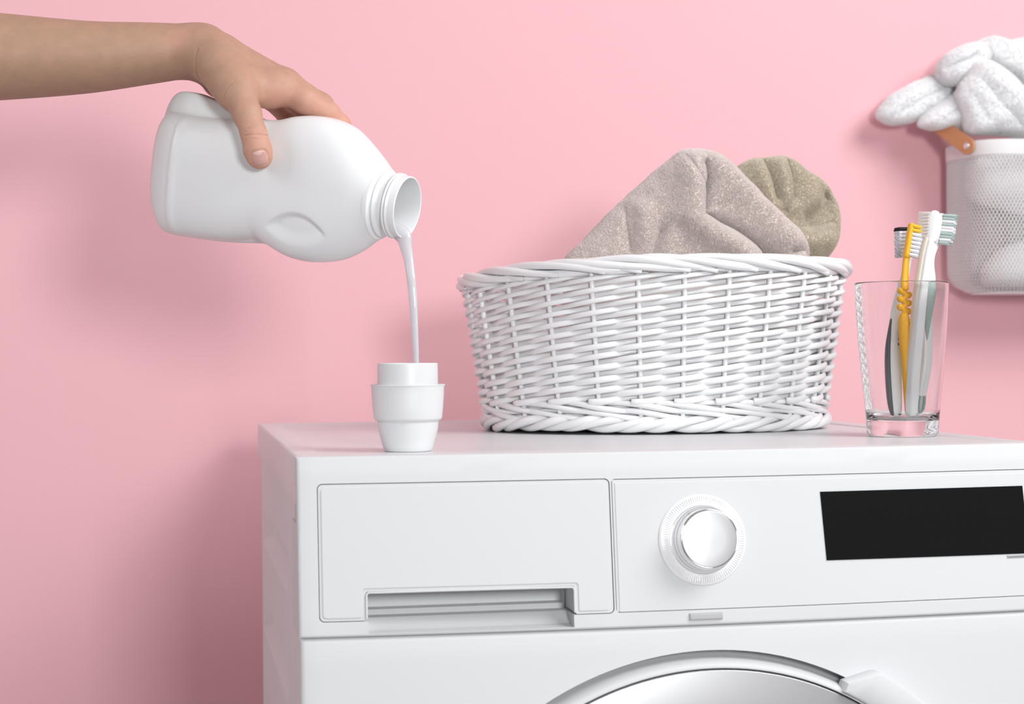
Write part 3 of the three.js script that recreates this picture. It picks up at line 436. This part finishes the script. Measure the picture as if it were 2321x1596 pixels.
function pile(parent, geo, mat, count, len, wid, seed, keep) { // terry loops standing on the cloth
  const q = rng(seed), P = geo.attributes.position, N = geo.attributes.normal, I = geo.index.array, cum = [], a = V(), b = V(), c = V(); let tot = 0;
  for (let i = 0; i < I.length; i += 3) { a.fromBufferAttribute(P, I[i]); b.fromBufferAttribute(P, I[i + 1]); c.fromBufferAttribute(P, I[i + 2]); const n = V().fromBufferAttribute(N, I[i]); if (!keep(a, n)) { cum.push(tot); continue; } tot += b.clone().sub(a).cross(c.clone().sub(a)).length() * 0.5; cum.push(tot); }
  const tuft = new THREE.ConeGeometry(wid, len, 4, 1, true).translate(0, len * 0.35, 0), im = new THREE.InstancedMesh(tuft, mat, count); im.name = 'terry_pile'; im.userData.kind = 'stuff'; im.castShadow = im.receiveShadow = true;
  const m = new THREE.Matrix4(), qt = new THREE.Quaternion(), up = V(0, 1, 0);
  for (let k = 0; k < count; k++) {
    const t = q() * tot; let lo = 0, hi = cum.length - 1; while (lo < hi) { const h = (lo + hi) >> 1; cum[h] < t ? lo = h + 1 : hi = h; }
    let u = q(), v = q(); if (u + v > 1) { u = 1 - u; v = 1 - v; } const i = lo * 3; a.fromBufferAttribute(P, I[i]); b.fromBufferAttribute(P, I[i + 1]); c.fromBufferAttribute(P, I[i + 2]);
    const p = a.clone().addScaledVector(b.clone().sub(a), u).addScaledVector(c.clone().sub(a), v), n = V().fromBufferAttribute(N, I[i]);
    const f1 = noise3(p.x * 130, p.y * 130, p.z * 130), f2 = noise3(p.x * 130 + 40, p.y * 130, p.z * 130);
    n.x += 0.28 * f1 + (q() - 0.5) * 0.7; n.y += 0.28 * f2 - 0.15 + (q() - 0.5) * 0.7; n.z += (q() - 0.5) * 0.5; n.normalize(); qt.setFromUnitVectors(up, n); const s = 0.7 + 0.6 * q();
    m.compose(p, qt, V(s, s, s)); im.setMatrixAt(k, m);
  }
  parent.add(im); return im;
}
{
  const A = [[0.2792, 1.0128], [0.3001, 1.034], [0.3308, 1.0646], [0.3616, 1.0916], [0.3838, 1.1101], [0.3949, 1.1175], [0.4127, 1.1195], [0.4282, 1.115], [0.4415, 1.104], [0.4638, 1.082], [0.4907, 1.0564], [0.5109, 1.0393], [0.5177, 1.0263], [0.5194, 1.0134], [0.512, 0.985], [0.49, 0.90], [0.47, 0.868], [0.31, 0.868], [0.292, 0.90], [0.276, 0.99]];
  const folds = sum(
    ridge([[0.4304, 1.1052], [0.4548, 1.0776], [0.4816, 1.0499], [0.504, 1.0263]], 0.024, 0.018),
    ridge([[0.3948, 1.109], [0.3991, 1.0813], [0.3944, 1.0557], [0.4143, 1.0388], [0.4454, 1.0200]], 0.018, 0.017),
    crease([[0.4103, 1.1049], [0.4111, 1.09], [0.4083, 1.0729], [0.4073, 1.0558], [0.4188, 1.0495], [0.441, 1.0389], [0.4589, 1.0261], [0.4723, 1.0133]], 0.005, 0.020),
    crease([[0.3905, 1.1145], [0.3979, 1.0984], [0.4079, 1.0814]], 0.004, 0.007),
    crease([[0.3351, 1.0638], [0.3341, 1.0426], [0.3357, 1.0214]], 0.005, 0.006), ridge([[0.350, 1.06], [0.350, 1.02]], 0.010, 0.006),
    crease([[0.3647, 1.0385], [0.3589, 1.0257], [0.3545, 1.013]], 0.006, 0.010), ridge([[0.372, 1.03], [0.372, 1.00]], 0.010, 0.006),
    crease([[0.4949, 1.0198], [0.5085, 1.022], [0.5153, 1.0155]], 0.004, 0.012));
  const t = thing('folded_towel', 'taupe terry towel folded to a peak in the wicker basket', 'towel', [0.40, 0.868, -0.345]);
  const g = plump(A, -0.345, 0.038, 0.036, folds, 460, 240, [0.40, 1.02], 0.0002, 800);
  const m = worldMesh('towel_cloth', g, M.towelTaupe, t); pile(t, g, M.towelTaupe, 150000, 0.0019, 0.00042, 5, (p, n) => p.y + t.position.y > 0.995 && n.z > -0.35);
  const B = [[0.4675, 1.0893], [0.4761, 1.1097], [0.4913, 1.1189], [0.5126, 1.1223], [0.5316, 1.1216], [0.5482, 1.1105], [0.5673, 1.0985], [0.5792, 1.0859], [0.5843, 1.0677], [0.5827, 1.0404], [0.568, 1.0176], [0.535, 0.985], [0.52, 0.90], [0.50, 0.868], [0.43, 0.868], [0.42, 0.95], [0.44, 1.04]];
  const fb = sum(crease([[0.5031, 1.1168], [0.5063, 1.0987], [0.509, 1.0784]], 0.004, 0.012), crease([[0.5292, 1.1194], [0.53, 1.099], [0.528, 1.0809], [0.5193, 1.0672]], 0.005, 0.012), ridge([[0.4936, 1.1144], [0.4982, 1.0941], [0.5051, 1.0739]], 0.008, 0.008), ridge([[0.5173, 1.1169], [0.5195, 1.0944], [0.5217, 1.0718]], 0.008, 0.008), ridge([[0.5478, 1.0584], [0.5671, 1.0721], [0.571, 1.0813]], 0.010, -0.020), crease([[0.5334, 1.0492], [0.5525, 1.0507], [0.5717, 1.0562]], 0.004, 0.006), ridge([[0.53, 1.035], [0.57, 1.035]], 0.012, 0.008));
  const t2 = thing('folded_towel', 'beige terry towel bunched behind the taupe one in the basket', 'towel', [0.50, 0.868, -0.425]);
  const g2 = plump(B, -0.425, 0.034, 0.032, fb, 400, 200, [0.515, 1.04], 0.0002, 800);
  worldMesh('towel_cloth', g2, M.towelBeige, t2); pile(t2, g2, M.towelBeige, 90000, 0.0018, 0.00042, 6, (p, n) => p.y + t2.position.y > 0.995 && n.z > -0.35);
}

// ------------------------------------------------------------------ tumbler and toothbrushes
{
  const y0 = lidY(-0.172) + 0.0002, top = 0.985 - y0;
  const g = thing('glass_tumbler', 'clear thick-bottomed glass tumbler holding four toothbrushes', 'tumbler', [0.5447, y0, -0.172]);
  const ro = (y) => interp([[0, 0.0300], [0.003, 0.0309], [0.02, 0.0322], [0.06, 0.0362], [0.10, 0.0394], [top, 0.0411]], y), prof = [[0.0001, 0.0012], [0.024, 0.001], [0.0275, 0], [0.0292, 0.0004]];
  for (let i = 0; i <= 24; i++) { const y = lerp(0.0025, top - 0.001, i / 24); prof.push([ro(y), y]); }
  prof.push([ro(top) - 0.0002, top - 0.0004], [ro(top) - 0.0010, top], [ro(top) - 0.0017, top - 0.0004]);
  for (let i = 0; i <= 24; i++) { const y = lerp(top - 0.0015, 0.0195, i / 24); prof.push([ro(y) - lerp(0.0019, 0.0036, i / 24), y]); }
  prof.push([0.0268, 0.0160], [0.0235, 0.0142], [0.012, 0.0137], [0.0001, 0.0136]);
  mesh('tumbler_body', lathe(prof, 128), M.glass, g);
}
function sweep(path, secs, lat0, n = 60, radial = 20, pw = 2.6) { // path: world points; secs: [t, half width, half thickness]; lat0: direction of the width
  const c = new THREE.CatmullRomCurve3(path.map(p => V(...p)), false, 'centripetal'), P = c.getPoints(n), L = V(...lat0), wt = secs.map(s => [s[0], s[1]]), tt = secs.map(s => [s[0], s[2]]);
  return gridGeo(radial, n + 2, (u, v) => {
    const i = clamp(Math.round(v * (n + 2)) - 1, 0, n), end = v === 0 || v === 1, t = V().subVectors(P[Math.min(n, i + 1)], P[Math.max(0, i - 1)]).normalize(), l = L.clone().addScaledVector(t, -L.dot(t)).normalize(), b = V().crossVectors(t, l), a = -u * Math.PI * 2, ca = Math.cos(a), sa = Math.sin(a), k = end ? 0 : 1;
    const q = (i <= 1 || i >= n - 1) ? ((i === 0 || i === n) ? 0.6 : 0.88) : 1;
    return P[i].clone().addScaledVector(l, k * q * Math.sign(ca) * Math.pow(Math.abs(ca), 2 / pw) * interp(wt, i / n)).addScaledVector(b, k * q * Math.sign(sa) * Math.pow(Math.abs(sa), 2 / pw) * interp(tt, i / n));
  }, true);
}
function bristles(parent, from, to, dir, lat, rows, cols, width, lenFn, matFn, r = 0.0013) {
  const A = V(...from), B = V(...to), D = V(...dir).normalize(), L = V(...lat); L.addScaledVector(D, -L.dot(D)).normalize(); const q = rng(rows * 77 + cols);
  for (let i = 0; i < rows; i++) { const gs = []; for (let j = 0; j < cols; j++) { const t = i / (rows - 1), o = A.clone().lerp(B, t).addScaledVector(L, ((j + 0.5) / cols - 0.5) * width); for (let k = 0; k < 5; k++) { const a = k * 1.2566, f = V(Math.cos(a) * r * 0.55, 0, 0), s = o.clone().addScaledVector(L, Math.cos(a) * r * 0.6).addScaledVector(V(0, 1, 0), Math.sin(a) * r * 0.6), e = s.clone().addScaledVector(D, lenFn(t) * (0.95 + 0.08 * q())).addScaledVector(L, Math.cos(a) * r * 0.35).addScaledVector(V(0, 1, 0), Math.sin(a) * r * 0.35); gs.push(tube([s, e], () => r * 0.62, 6)); } } worldMesh('bristle_row', merge(gs), matFn(i), parent); }
}
{
  const grp = 'toothbrushes in the tumbler';
  // yellow brush with zigzag neck
  const Y = thing('toothbrush', 'yellow toothbrush with zigzag neck in the glass tumbler', 'toothbrush', [0.545, 0.866, -0.166], grp);
  worldMesh('handle', sweep([[0.5462, 0.8655, -0.165], [0.5452, 0.8992, -0.1655], [0.5451, 0.9226, -0.166], [0.5446, 0.9430, -0.1665], [0.5444, 0.9580, -0.167]], [[0, 0.0018, 0.003], [0.35, 0.0034, 0.0042], [0.62, 0.0050, 0.0052], [0.85, 0.0050, 0.0052], [1, 0.0034, 0.0040]], [1, 0, 0.2]), M.yellow, Y);
  const zz = []; for (let i = 0; i <= 160; i++) { const t = i / 160; zz.push(V(0.5447 + 0.0046 * Math.sin(t * Math.PI * 6 + 0.2) * smooth(0, 0.08, t) * smooth(1, 0.92, t) + 0.0008 * t, 0.9572 + 0.0215 * t + 0.0016 * Math.sin(t * Math.PI * 12), -0.167 - 0.0004 * t)); }
  worldMesh('zigzag_neck', tube(zz, () => 0.0024, 10), M.yellow, Y);
  worldMesh('neck', sweep([[0.5454, 0.9770, -0.1674], [0.5460, 0.9889, -0.168], [0.5468, 1.0000, -0.168], [0.5476, 1.0080, -0.168]], [[0, 0.0036, 0.0038], [0.3, 0.0032, 0.0034], [1, 0.0027, 0.003]], [1, 0, 0.2]), M.yellow, Y);
  const yh = worldMesh('head', sweep([[0.5470, 1.0060, -0.168], [0.5487, 1.0150, -0.168], [0.5506, 1.0260, -0.168], [0.5528, 1.0372, -0.168]], [[0, 0.0028, 0.0044], [0.15, 0.0030, 0.0056], [0.8, 0.0028, 0.0056], [1, 0.0026, 0.0045]], [1, -0.15, 0.25]), M.yellow, Y);
  bristles(Y, [0.5495, 1.0095, -0.1672], [0.5535, 1.0345, -0.1672], [0.93, -0.22, 0.3], [-0.3, 0, 0.95], 8, 4, 0.0100, t => 0.0118 - 0.003 * smooth(0.15, 0, t), i => i > 5 ? M.yellowBristle : M.bristle);
  const bumps = []; for (let i = 0; i < 6; i++) for (let j = 0; j < 2; j++) bumps.push(new THREE.SphereGeometry(0.0009, 8, 6).translate(0.5478 + j * 0.0018 - i * 0.0001, 0.9290 + i * 0.0042, -0.1612 - j * 0.0014)); worldMesh('grip_dots', merge(bumps), M.yellow, Y);
  // charcoal and white brush
  const C = thing('toothbrush', 'white toothbrush with charcoal side strip and black bristle tip', 'toothbrush', [0.5367, 0.8644, -0.172], grp);
  worldMesh('handle', sweep([[0.5372, 0.8636, -0.168], [0.5378, 0.8837, -0.1715], [0.5398, 0.9226, -0.1775], [0.5447, 0.954, -0.181], [0.5500, 0.9776, -0.184], [0.5569, 1.0014, -0.187], [0.5605, 1.012, -0.188]], [[0, 0.0042, 0.003], [0.15, 0.0058, 0.004], [0.35, 0.0068, 0.0045], [0.55, 0.0066, 0.0042], [0.72, 0.0040, 0.0035], [0.9, 0.0026, 0.0026], [1, 0.0024, 0.0025]], [1, 0, 0]), M.brushWhite, C);
  worldMesh('side_strip', sweep([[0.5334, 0.8650, -0.1675], [0.5322, 0.8837, -0.171], [0.5333, 0.9226, -0.177], [0.5385, 0.954, -0.1805]], [[0, 0.0010, 0.0022], [0.3, 0.0022, 0.0032], [0.7, 0.0022, 0.0032], [1, 0.0008, 0.002]], [1, 0, 0]), M.charcoal, C, 'charcoal rubber strip');
  worldMesh('eyelet', new THREE.CylinderGeometry(0.0010, 0.0010, 0.0012, 16).rotateX(Math.PI / 2).translate(0.5388, 0.8668, -0.1644), M.charcoal, C);
  const ink = []; for (let i = 0; i < 4; i++) ink.push(box(0.5415 + i * 0.0005, 0.9292 + i * 0.0043, -0.1735 - i * 0.0006, 0.5436 + i * 0.0005, 0.9312 + i * 0.0043, -0.1729 - i * 0.0006)); worldMesh('print', merge(ink), M.black, C, 'row of small black printed characters');
  worldMesh('head', sweep([[0.5600, 1.0100, -0.188], [0.5612, 1.0190, -0.189], [0.5612, 1.0270, -0.190], [0.5606, 1.0345, -0.191]], [[0, 0.0025, 0.003], [0.2, 0.0025, 0.0048], [0.8, 0.0025, 0.0048], [1, 0.0022, 0.004]], [1, 0, 0]), M.brushWhite, C);
  bristles(C, [0.5592, 1.0100, -0.1895], [0.5590, 1.0335, -0.190], [-0.97, -0.05, 0.1], [0.1, 0, 1], 8, 4, 0.0100, t => 0.0112, i => i === 7 ? M.black : M.bristle);
  // white brush with ivory edge
  const Wb = thing('toothbrush', 'plain white toothbrush with ivory translucent edge, its bristles turned away', 'toothbrush', [0.549, 0.8642, -0.161], grp);
  const wp = [[0.5472, 0.8634, -0.1600], [0.5494, 0.9031, -0.1590], [0.5532, 0.9458, -0.1570], [0.5572, 0.9806, -0.156], [0.5618, 1.0077, -0.1555], [0.5656, 1.0232, -0.1555]];
  worldMesh('handle', sweep(wp, [[0, 0.0046, 0.0040], [0.1, 0.0052, 0.0045], [0.4, 0.0050, 0.0045], [0.65, 0.0042, 0.0040], [0.85, 0.0037, 0.0032], [1, 0.0032, 0.003]], [1, 0, -0.35], 60, 20, 3.4), M.brushWhite, Wb);
  worldMesh('ivory_edge', sweep(wp.map(([x, y, z]) => [x - 0.0040, y + 0.002, z - 0.0014]).slice(1), [[0, 0.0014, 0.0036], [0.5, 0.0022, 0.0034], [1, 0.0012, 0.0022]], [1, 0, -0.35]), M.ivory, Wb, 'ivory translucent edge');
  worldMesh('head', sweep([[0.5660, 1.0200, -0.1555], [0.5674, 1.0270, -0.1555], [0.5684, 1.0370, -0.1555], [0.5690, 1.0475, -0.1555]], [[0, 0.0034, 0.0026], [0.25, 0.0050, 0.0027], [0.7, 0.0056, 0.0027], [0.92, 0.0044, 0.0025], [1, 0.0024, 0.002]], [1, 0, 0.45]), M.brushWhite, Wb);
  bristles(Wb, [0.5660, 1.0255, -0.1575], [0.5672, 1.0450, -0.1575], [-0.52, 0, -0.85], [0.85, 0, -0.52], 8, 4, 0.0105, t => 0.0105, i => M.bristleIvory);
  // sage brush
  const S = thing('toothbrush', 'white and sage green toothbrush with striped bristles', 'toothbrush', [0.5602, 0.8636, -0.178], grp);
  const sp = [[0.5585, 0.8636, -0.1745], [0.5635, 0.8831, -0.176], [0.5702, 0.9145, -0.178], [0.5718, 0.946, -0.180], [0.5748, 0.9756, -0.182], [0.5760, 0.9914, -0.183], [0.5790, 1.0093, -0.185], [0.5846, 1.020, -0.187]];
  worldMesh('handle', sweep(sp, [[0, 0.0034, 0.0036], [0.15, 0.0048, 0.0045], [0.38, 0.0058, 0.005], [0.55, 0.0042, 0.0045], [0.68, 0.0056, 0.005], [0.80, 0.0034, 0.0036], [0.92, 0.0030, 0.003], [1, 0.0028, 0.0028]], [1, 0, 0.1]), M.brushWhite, S);
  worldMesh('rubber_grip', sweep([[0.5698, 0.915, -0.1770], [0.5702, 0.935, -0.1775], [0.5720, 0.955, -0.1784], [0.5748, 0.9756, -0.1798], [0.5757, 0.989, -0.1812]], [[0, 0.0010, 0.0020], [0.3, 0.0024, 0.0034], [0.55, 0.0044, 0.0044], [0.8, 0.0060, 0.0046], [1, 0.0036, 0.0028]], [1, 0, 0.1]), M.sage, S, 'sage green rubber grip');
  worldMesh('grip_loop', tube(curve([[0.5612, 0.884, -0.1700], [0.5592, 0.874, -0.1690], [0.5602, 0.868, -0.1685], [0.5632, 0.872, -0.1690], [0.5655, 0.884, -0.1700]], 24), () => 0.0011, 8), M.sage, S);
  worldMesh('head', sweep([[0.5840, 1.0190, -0.187], [0.5872, 1.0270, -0.188], [0.5902, 1.0375, -0.189], [0.5918, 1.0475, -0.190]], [[0, 0.0026, 0.0030], [0.2, 0.0026, 0.0060], [0.75, 0.0026, 0.0068], [1, 0.0024, 0.0040]], [0.82, -0.2, 0.55]), M.brushWhite, S);
  bristles(S, [0.5882, 1.0210, -0.1865], [0.5930, 1.0455, -0.1880], [0.80, -0.12, 0.58], [-0.58, 0, 0.82], 10, 5, 0.0110, t => 0.0108 - 0.002 * smooth(0.2, 0, t), i => [M.sageBristle, M.bristle, M.sageBristle, M.sageBristle, M.bristle, M.bristle, M.sageBristle, M.bristle, M.sageBristle, M.sageBristle][i]);
}

// ------------------------------------------------------------------ hanging mesh hamper with towel on the wall
{
  const X0 = 0.8975, X1 = 1.155, Z0 = -0.868, Z1 = -0.735, Y0 = 0.9945, Y1 = 1.186, CR = 0.045;
  const H = thing('wall_basket', 'white mesh fabric basket with tan leather strap hanging on the wall', 'basket', [1.026, Y0, -0.80]);
  const per = (() => { const pts = [], seg = 10; for (const [cx, cz, a0] of [[X1 - CR, Z1 - CR, 0], [X0 + CR, Z1 - CR, 1], [X0 + CR, Z0 + CR, 2], [X1 - CR, Z0 + CR, 3]]) for (let i = 0; i <= seg; i++) { const a = (a0 + i / seg) * Math.PI / 2; pts.push(V(cx + Math.cos(a) * CR, 0, cz + Math.sin(a) * CR)); } const L = [0]; for (let i = 1; i <= pts.length; i++) L.push(L[i - 1] + pts[i % pts.length].distanceTo(pts[i - 1])); return { at: (s) => { s = (s % 1 + 1) % 1 * L[pts.length]; let i = 0; while (L[i + 1] < s) i++; return pts[i].clone().lerp(pts[(i + 1) % pts.length], (s - L[i]) / (L[i + 1] - L[i])); }, len: L[pts.length] }; })();
  const cx = (X0 + X1) / 2, cz = (Z0 + Z1) / 2, RB = 0.030;
  const wallP = (s, y, inset = 0) => { const p = per.at(s); let k = inset; const d = y - Y0; if (d < RB) k += RB - Math.sqrt(Math.max(0, RB * RB - (RB - d) ** 2)); const o = V(p.x - cx, 0, p.z - cz); return V(p.x - Math.sign(o.x) * Math.min(k, Math.abs(o.x)) * Math.min(1, Math.abs(o.x) / 0.06), y, p.z - Math.sign(o.z) * Math.min(k, Math.abs(o.z)) * Math.min(1, Math.abs(o.z) / 0.03)); };
  // netting: two families of slanting threads
  const N = 150, rise = Y1 - 0.018 - Y0 - 0.002, slope = rise / per.len * 0.55, threads = [];
  for (const d of [1, -1]) for (let k = 0; k < N; k++) { const pts = []; for (let i = 0; i <= 22; i++) { const t = i / 22, y = Y0 + 0.002 + rise * t; pts.push(wallP(k / N + d * slope * t, y)); } threads.push(tube(pts, () => 0.00075, 4, false)); }
  const net = worldMesh('netting', merge(threads), M.net, H); net.userData.kind = 'stuff';
  worldMesh('top_band', (() => { const prof = [[0, -0.0195], [0.0012, -0.018], [0.0012, -0.001], [0, 0], [-0.002, 0], [-0.002, -0.0195], [0, -0.0195]]; return gridGeo(120, prof.length - 1, (u, v) => { const [o, dy] = prof[Math.round(v * (prof.length - 1))]; return wallP(u, Y1 + dy, -o); }); })(), M.band, H);
  worldMesh('fabric_bottom', (() => { const s = new THREE.Shape(); for (let i = 0; i < 96; i++) { const p = wallP(i / 96, Y0 + 0.001, -0.001); i ? s.lineTo(p.x, -p.z) : s.moveTo(p.x, -p.z); } return new THREE.ExtrudeGeometry(s, { depth: 0.002, bevelEnabled: false }).rotateX(-Math.PI / 2).translate(0, Y0, 0); })(), M.band, H);
  // leather strap with rivet on the near end
  const strap = new THREE.Group(); strap.name = 'leather_strap'; H.add(strap);
  const sh = new THREE.Shape(), hw = 0.0105; sh.absarc(0, 0, hw, -Math.PI / 2, Math.PI / 2); sh.lineTo(-0.075, hw); sh.lineTo(-0.075, -hw); sh.lineTo(0, -hw);
  const place = (g) => { g.rotateZ(-0.62).rotateY(-1.08); g.translate(0.8955, 1.1795, -0.7665).translate(0, 0, 0); return g.translate(-H.position.x, -H.position.y, -H.position.z); };
  mesh('strap', place(extrude(sh, 0.0034, 0.0007)), M.leather, strap, 'tan leather');
  mesh('rivet', place(lathe([[0.0046, 0.0030], [0.0046, 0.0042], [0.0040, 0.0050], [0.0020, 0.0054], [0.0001, 0.0055]], 32).rotateX(Math.PI / 2)), M.rivet, strap);
  // cloth inside the netting
  const inn = thing('folded_towel', 'white towels packed inside the mesh wall basket', 'towel', [1.03, Y0 + 0.004, -0.80]);
  worldMesh('towel_fold', plump([[0.918, 1.118], [0.912, 1.150], [0.925, 1.176], [0.99, 1.180], [1.08, 1.180], [1.135, 1.172], [1.14, 1.13], [1.09, 1.10], [1.02, 1.092], [0.96, 1.104]], -0.802, 0.050, 0.048, crease([[0.93, 1.16], [0.97, 1.145], [1.02, 1.13]], 0.008, 0.006), 160, 80, [1.02, 1.145], 0.0003, 300), M.towelWhite, inn);
  worldMesh('towel_fold', plump([[0.932, 1.008], [0.936, 1.030], [0.958, 1.052], [0.99, 1.064], [1.04, 1.085], [1.10, 1.10], [1.138, 1.07], [1.138, 1.02], [1.10, 1.002], [1.0, 1.001], [0.95, 1.001]], -0.800, 0.047, 0.045, crease([[0.97, 1.03], [1.01, 1.045], [1.06, 1.05]], 0.008, 0.006), 160, 80, [1.04, 1.045], 0.0003, 300), M.towelWhite, inn);
  // draped towel on top
  const T = thing('bath_towel', 'white terry towel spilling over the top of the wall basket', 'towel', [0.93, 1.19, -0.785]);
  const fold = (o, z, th, c, f = () => 0, n = 9000, seed = 9) => { const g = plump(o, z, th, th, f, 220, 110, c, 0.0002, 420), m = worldMesh('towel_fold', g, M.towelWhite, T); pile(m, g, M.towelWhite, n, 0.0022, 0.0005, seed, (p, q) => q.z > -0.4 && p.x + T.position.x < 1.02); };
  fold([[0.7998, 1.2241], [0.8132, 1.2453], [0.8423, 1.2629], [0.8697, 1.2731], [0.8909, 1.2696], [0.9092, 1.2557], [0.8968, 1.2384], [0.8663, 1.2253], [0.8359, 1.2145], [0.8118, 1.2152]], -0.825, 0.024, [0.855, 1.243], sum(crease([[0.888, 1.262], [0.860, 1.248], [0.825, 1.228]], 0.006, 0.004)), 12000, 21);
  fold([[0.8734, 1.2755], [0.8796, 1.2791], [0.8888, 1.2804], [0.8967, 1.2749], [0.904, 1.2636], [0.8856, 1.2632]], -0.845, 0.012, [0.888, 1.271], () => 0, 2500, 22);
  fold([[0.8458, 1.2104], [0.8519, 1.2217], [0.873, 1.2373], [0.9034, 1.2576], [0.9338, 1.2639], [0.9519, 1.2416], [0.9455, 1.2075], [0.9151, 1.2036], [0.8849, 1.206], [0.8608, 1.205]], -0.80, 0.030, [0.91, 1.230], sum(crease([[0.925, 1.258], [0.895, 1.235], [0.868, 1.215]], 0.006, 0.005)), 12000, 23);
  fold([[0.8739, 1.2682], [0.8734, 1.2851], [0.8825, 1.2977], [0.9038, 1.3106], [0.9281, 1.3147], [0.9389, 1.298], [0.9248, 1.2778], [0.9034, 1.2632], [0.8853, 1.2612]], -0.80, 0.032, [0.905, 1.287], sum(crease([[0.9120, 1.2980], [0.9025, 1.2918], [0.8874, 1.2869], [0.8784, 1.2817]], 0.005, 0.010)), 12000, 24);
  fold([[0.8982, 1.1984], [0.8894, 1.2216], [0.8836, 1.2437], [0.8957, 1.2689], [0.912, 1.2871], [0.9347, 1.2809], [0.9712, 1.2511], [1.0188, 1.2212], [1.0368, 1.1822], [0.9762, 1.1919], [0.934, 1.1963]], -0.770, 0.032, [0.935, 1.235], sum(ridge([[0.915, 1.27], [0.95, 1.24], [1.0, 1.205]], 0.02, 0.008), crease([[0.905, 1.262], [0.925, 1.235], [0.96, 1.205]], 0.008, 0.006), crease([[0.897, 1.24], [0.91, 1.215]], 0.006, 0.004)), 24000, 25);
  fold([[0.9268, 1.3095], [0.9453, 1.3248], [0.9698, 1.3203], [1.0006, 1.3268], [1.044, 1.3223], [1.075, 1.2915], [1.0682, 1.2281], [1.0123, 1.2385], [0.9633, 1.2717], [0.9358, 1.2882]], -0.81, 0.038, [0.99, 1.285], () => 0, 20000, 26);
}

scene.traverse(o => { if (o.isMesh) { o.castShadow = true; o.receiveShadow = true; } if (o.isLight && 'castShadow' in o) o.castShadow = true; });
renderer.render(scene, camera);
